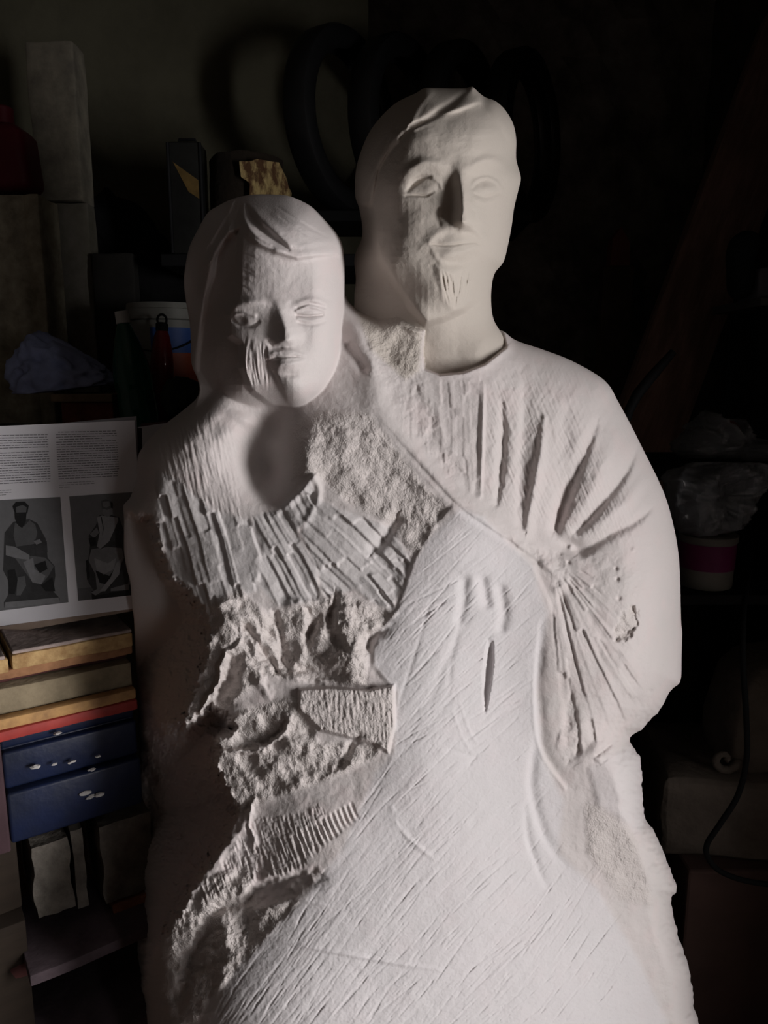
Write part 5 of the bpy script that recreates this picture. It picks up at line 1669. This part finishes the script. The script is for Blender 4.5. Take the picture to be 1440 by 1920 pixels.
bmesh.ops.subdivide_edges(bm, edges=bm.edges[:], cuts=5, use_grid_fill=True); roughen(bm, 0.012, 9, 51, fine=0.003)
o = from_bm('base_block', bm, M_STONE2, s2t, smooth=True); o.location = (pa.x + 0.18, 1.37 + 0.14, (pz0 + pz1) / 2); o.rotation_euler = (0, 0, math.radians(-8))
lump('scroll_carving', [(1336,1372),(1348,1320),(1362,1270),(1390,1236),(1450,1220),(1540,1220),(1540,1480),(1440,1490),(1392,1470),(1350,1440),(1338,1410)], 1.50, 0.16, M_STONE2, 52, s2t, 0.012)
bm = bmesh.new()
sp = [at(1358 + (26 - 2.0 * k) * math.cos(k * 0.62), 1424 + (24 - 1.8 * k) * math.sin(k * 0.62), 1.415 - 0.002 * k) for k in range(12)]
add_tube(bm, sp, [0.010 - 0.0004 * k for k in range(12)], 8); from_bm('volute', bm, M_STONE2, s2t, smooth=True)
bpy.context.view_layer.update()
off = at(1400, 1640, 1.42)
# stand for it
zst = pz0 + 0.004
bm = bmesh.new(); add_box(bm, (0, 0, zst / 2), (0.42, 0.30, zst), bevel=0.006)
o = from_bm('floor_block', bm, mat('dark_red_stump', (0.055, 0.03, 0.024), 0.9, vary=0.3, scale=8), None); o.location = (pa.x + 0.24, 1.50, 0)
tag(o, 'dark reddish block under the carved stone at the lower right', 'block')
# cable
bm = bmesh.new()
cab = [(1418,872,1.676),(1416,950,1.62),(1408,1050,1.48),(1396,1130,1.34),(1393,1190,1.29),(1394,1260,1.27),(1399,1340,1.26),(1400,1420,1.255),(1384,1490,1.25),(1350,1545,1.245),(1326,1582,1.245),(1326,1605,1.245),(1345,1630,1.245),(1385,1648,1.25),(1440,1658,1.26),(1500,1660,1.28)]
add_tube(bm, [at(float(u), float(v), float(y)) for (u, v, y) in catmull(np.array(cab, float), 8.0)], 0.0052, 10)
o = from_bm('cable', bm, mat('cable_rubber', (0.004, 0.004, 0.004), 0.8, spec=0.05), None, auto=60)
tag(o, 'black cable looping down over the carved stone block', 'cable')
# ------------------------------------------------------------------ room light
def area_light(name, loc, target, sx, sy, power, color):
    l = bpy.data.lights.new(name, 'AREA')
    l.shape = 'RECTANGLE'; l.size = sx; l.size_y = sy; l.energy = power; l.color = color
    o = bpy.data.objects.new(name, l)
    o.location = loc
    d = (Vector(target) - Vector(loc)).normalized()
    o.rotation_euler = d.to_track_quat('-Z', 'Y').to_euler()
    C.objects.link(o)
    return o
area_light('window_daylight', (1.69, -0.2, 1.20), (-1.0, -0.2, 1.20), 1.0, 1.14, LIGHT_W, (1.0, 0.97, 0.965))
area_light('added_doorway_fill', (1.69, -1.72, 1.1), (-1.0, -1.72, 1.1), 1.1, 1.9, LIGHT_W * 0.7, (1.0, 0.97, 0.98))  # unseen fill lamp, added to brighten the printed sheet and the pile
w = bpy.data.worlds.new('world'); bpy.context.scene.world = w
w.use_nodes = True
w.node_tree.nodes['Background'].inputs[0].default_value = (1.0, 0.85, 0.75, 1)
w.node_tree.nodes['Background'].inputs[1].default_value = 0.015
sc = bpy.context.scene
sc.view_settings.view_transform = 'Standard'
sc.view_settings.look = 'None'
sc.view_settings.exposure = 0.0
sc.view_settings.gamma = 1.0
sc.view_settings.use_curve_mapping = False
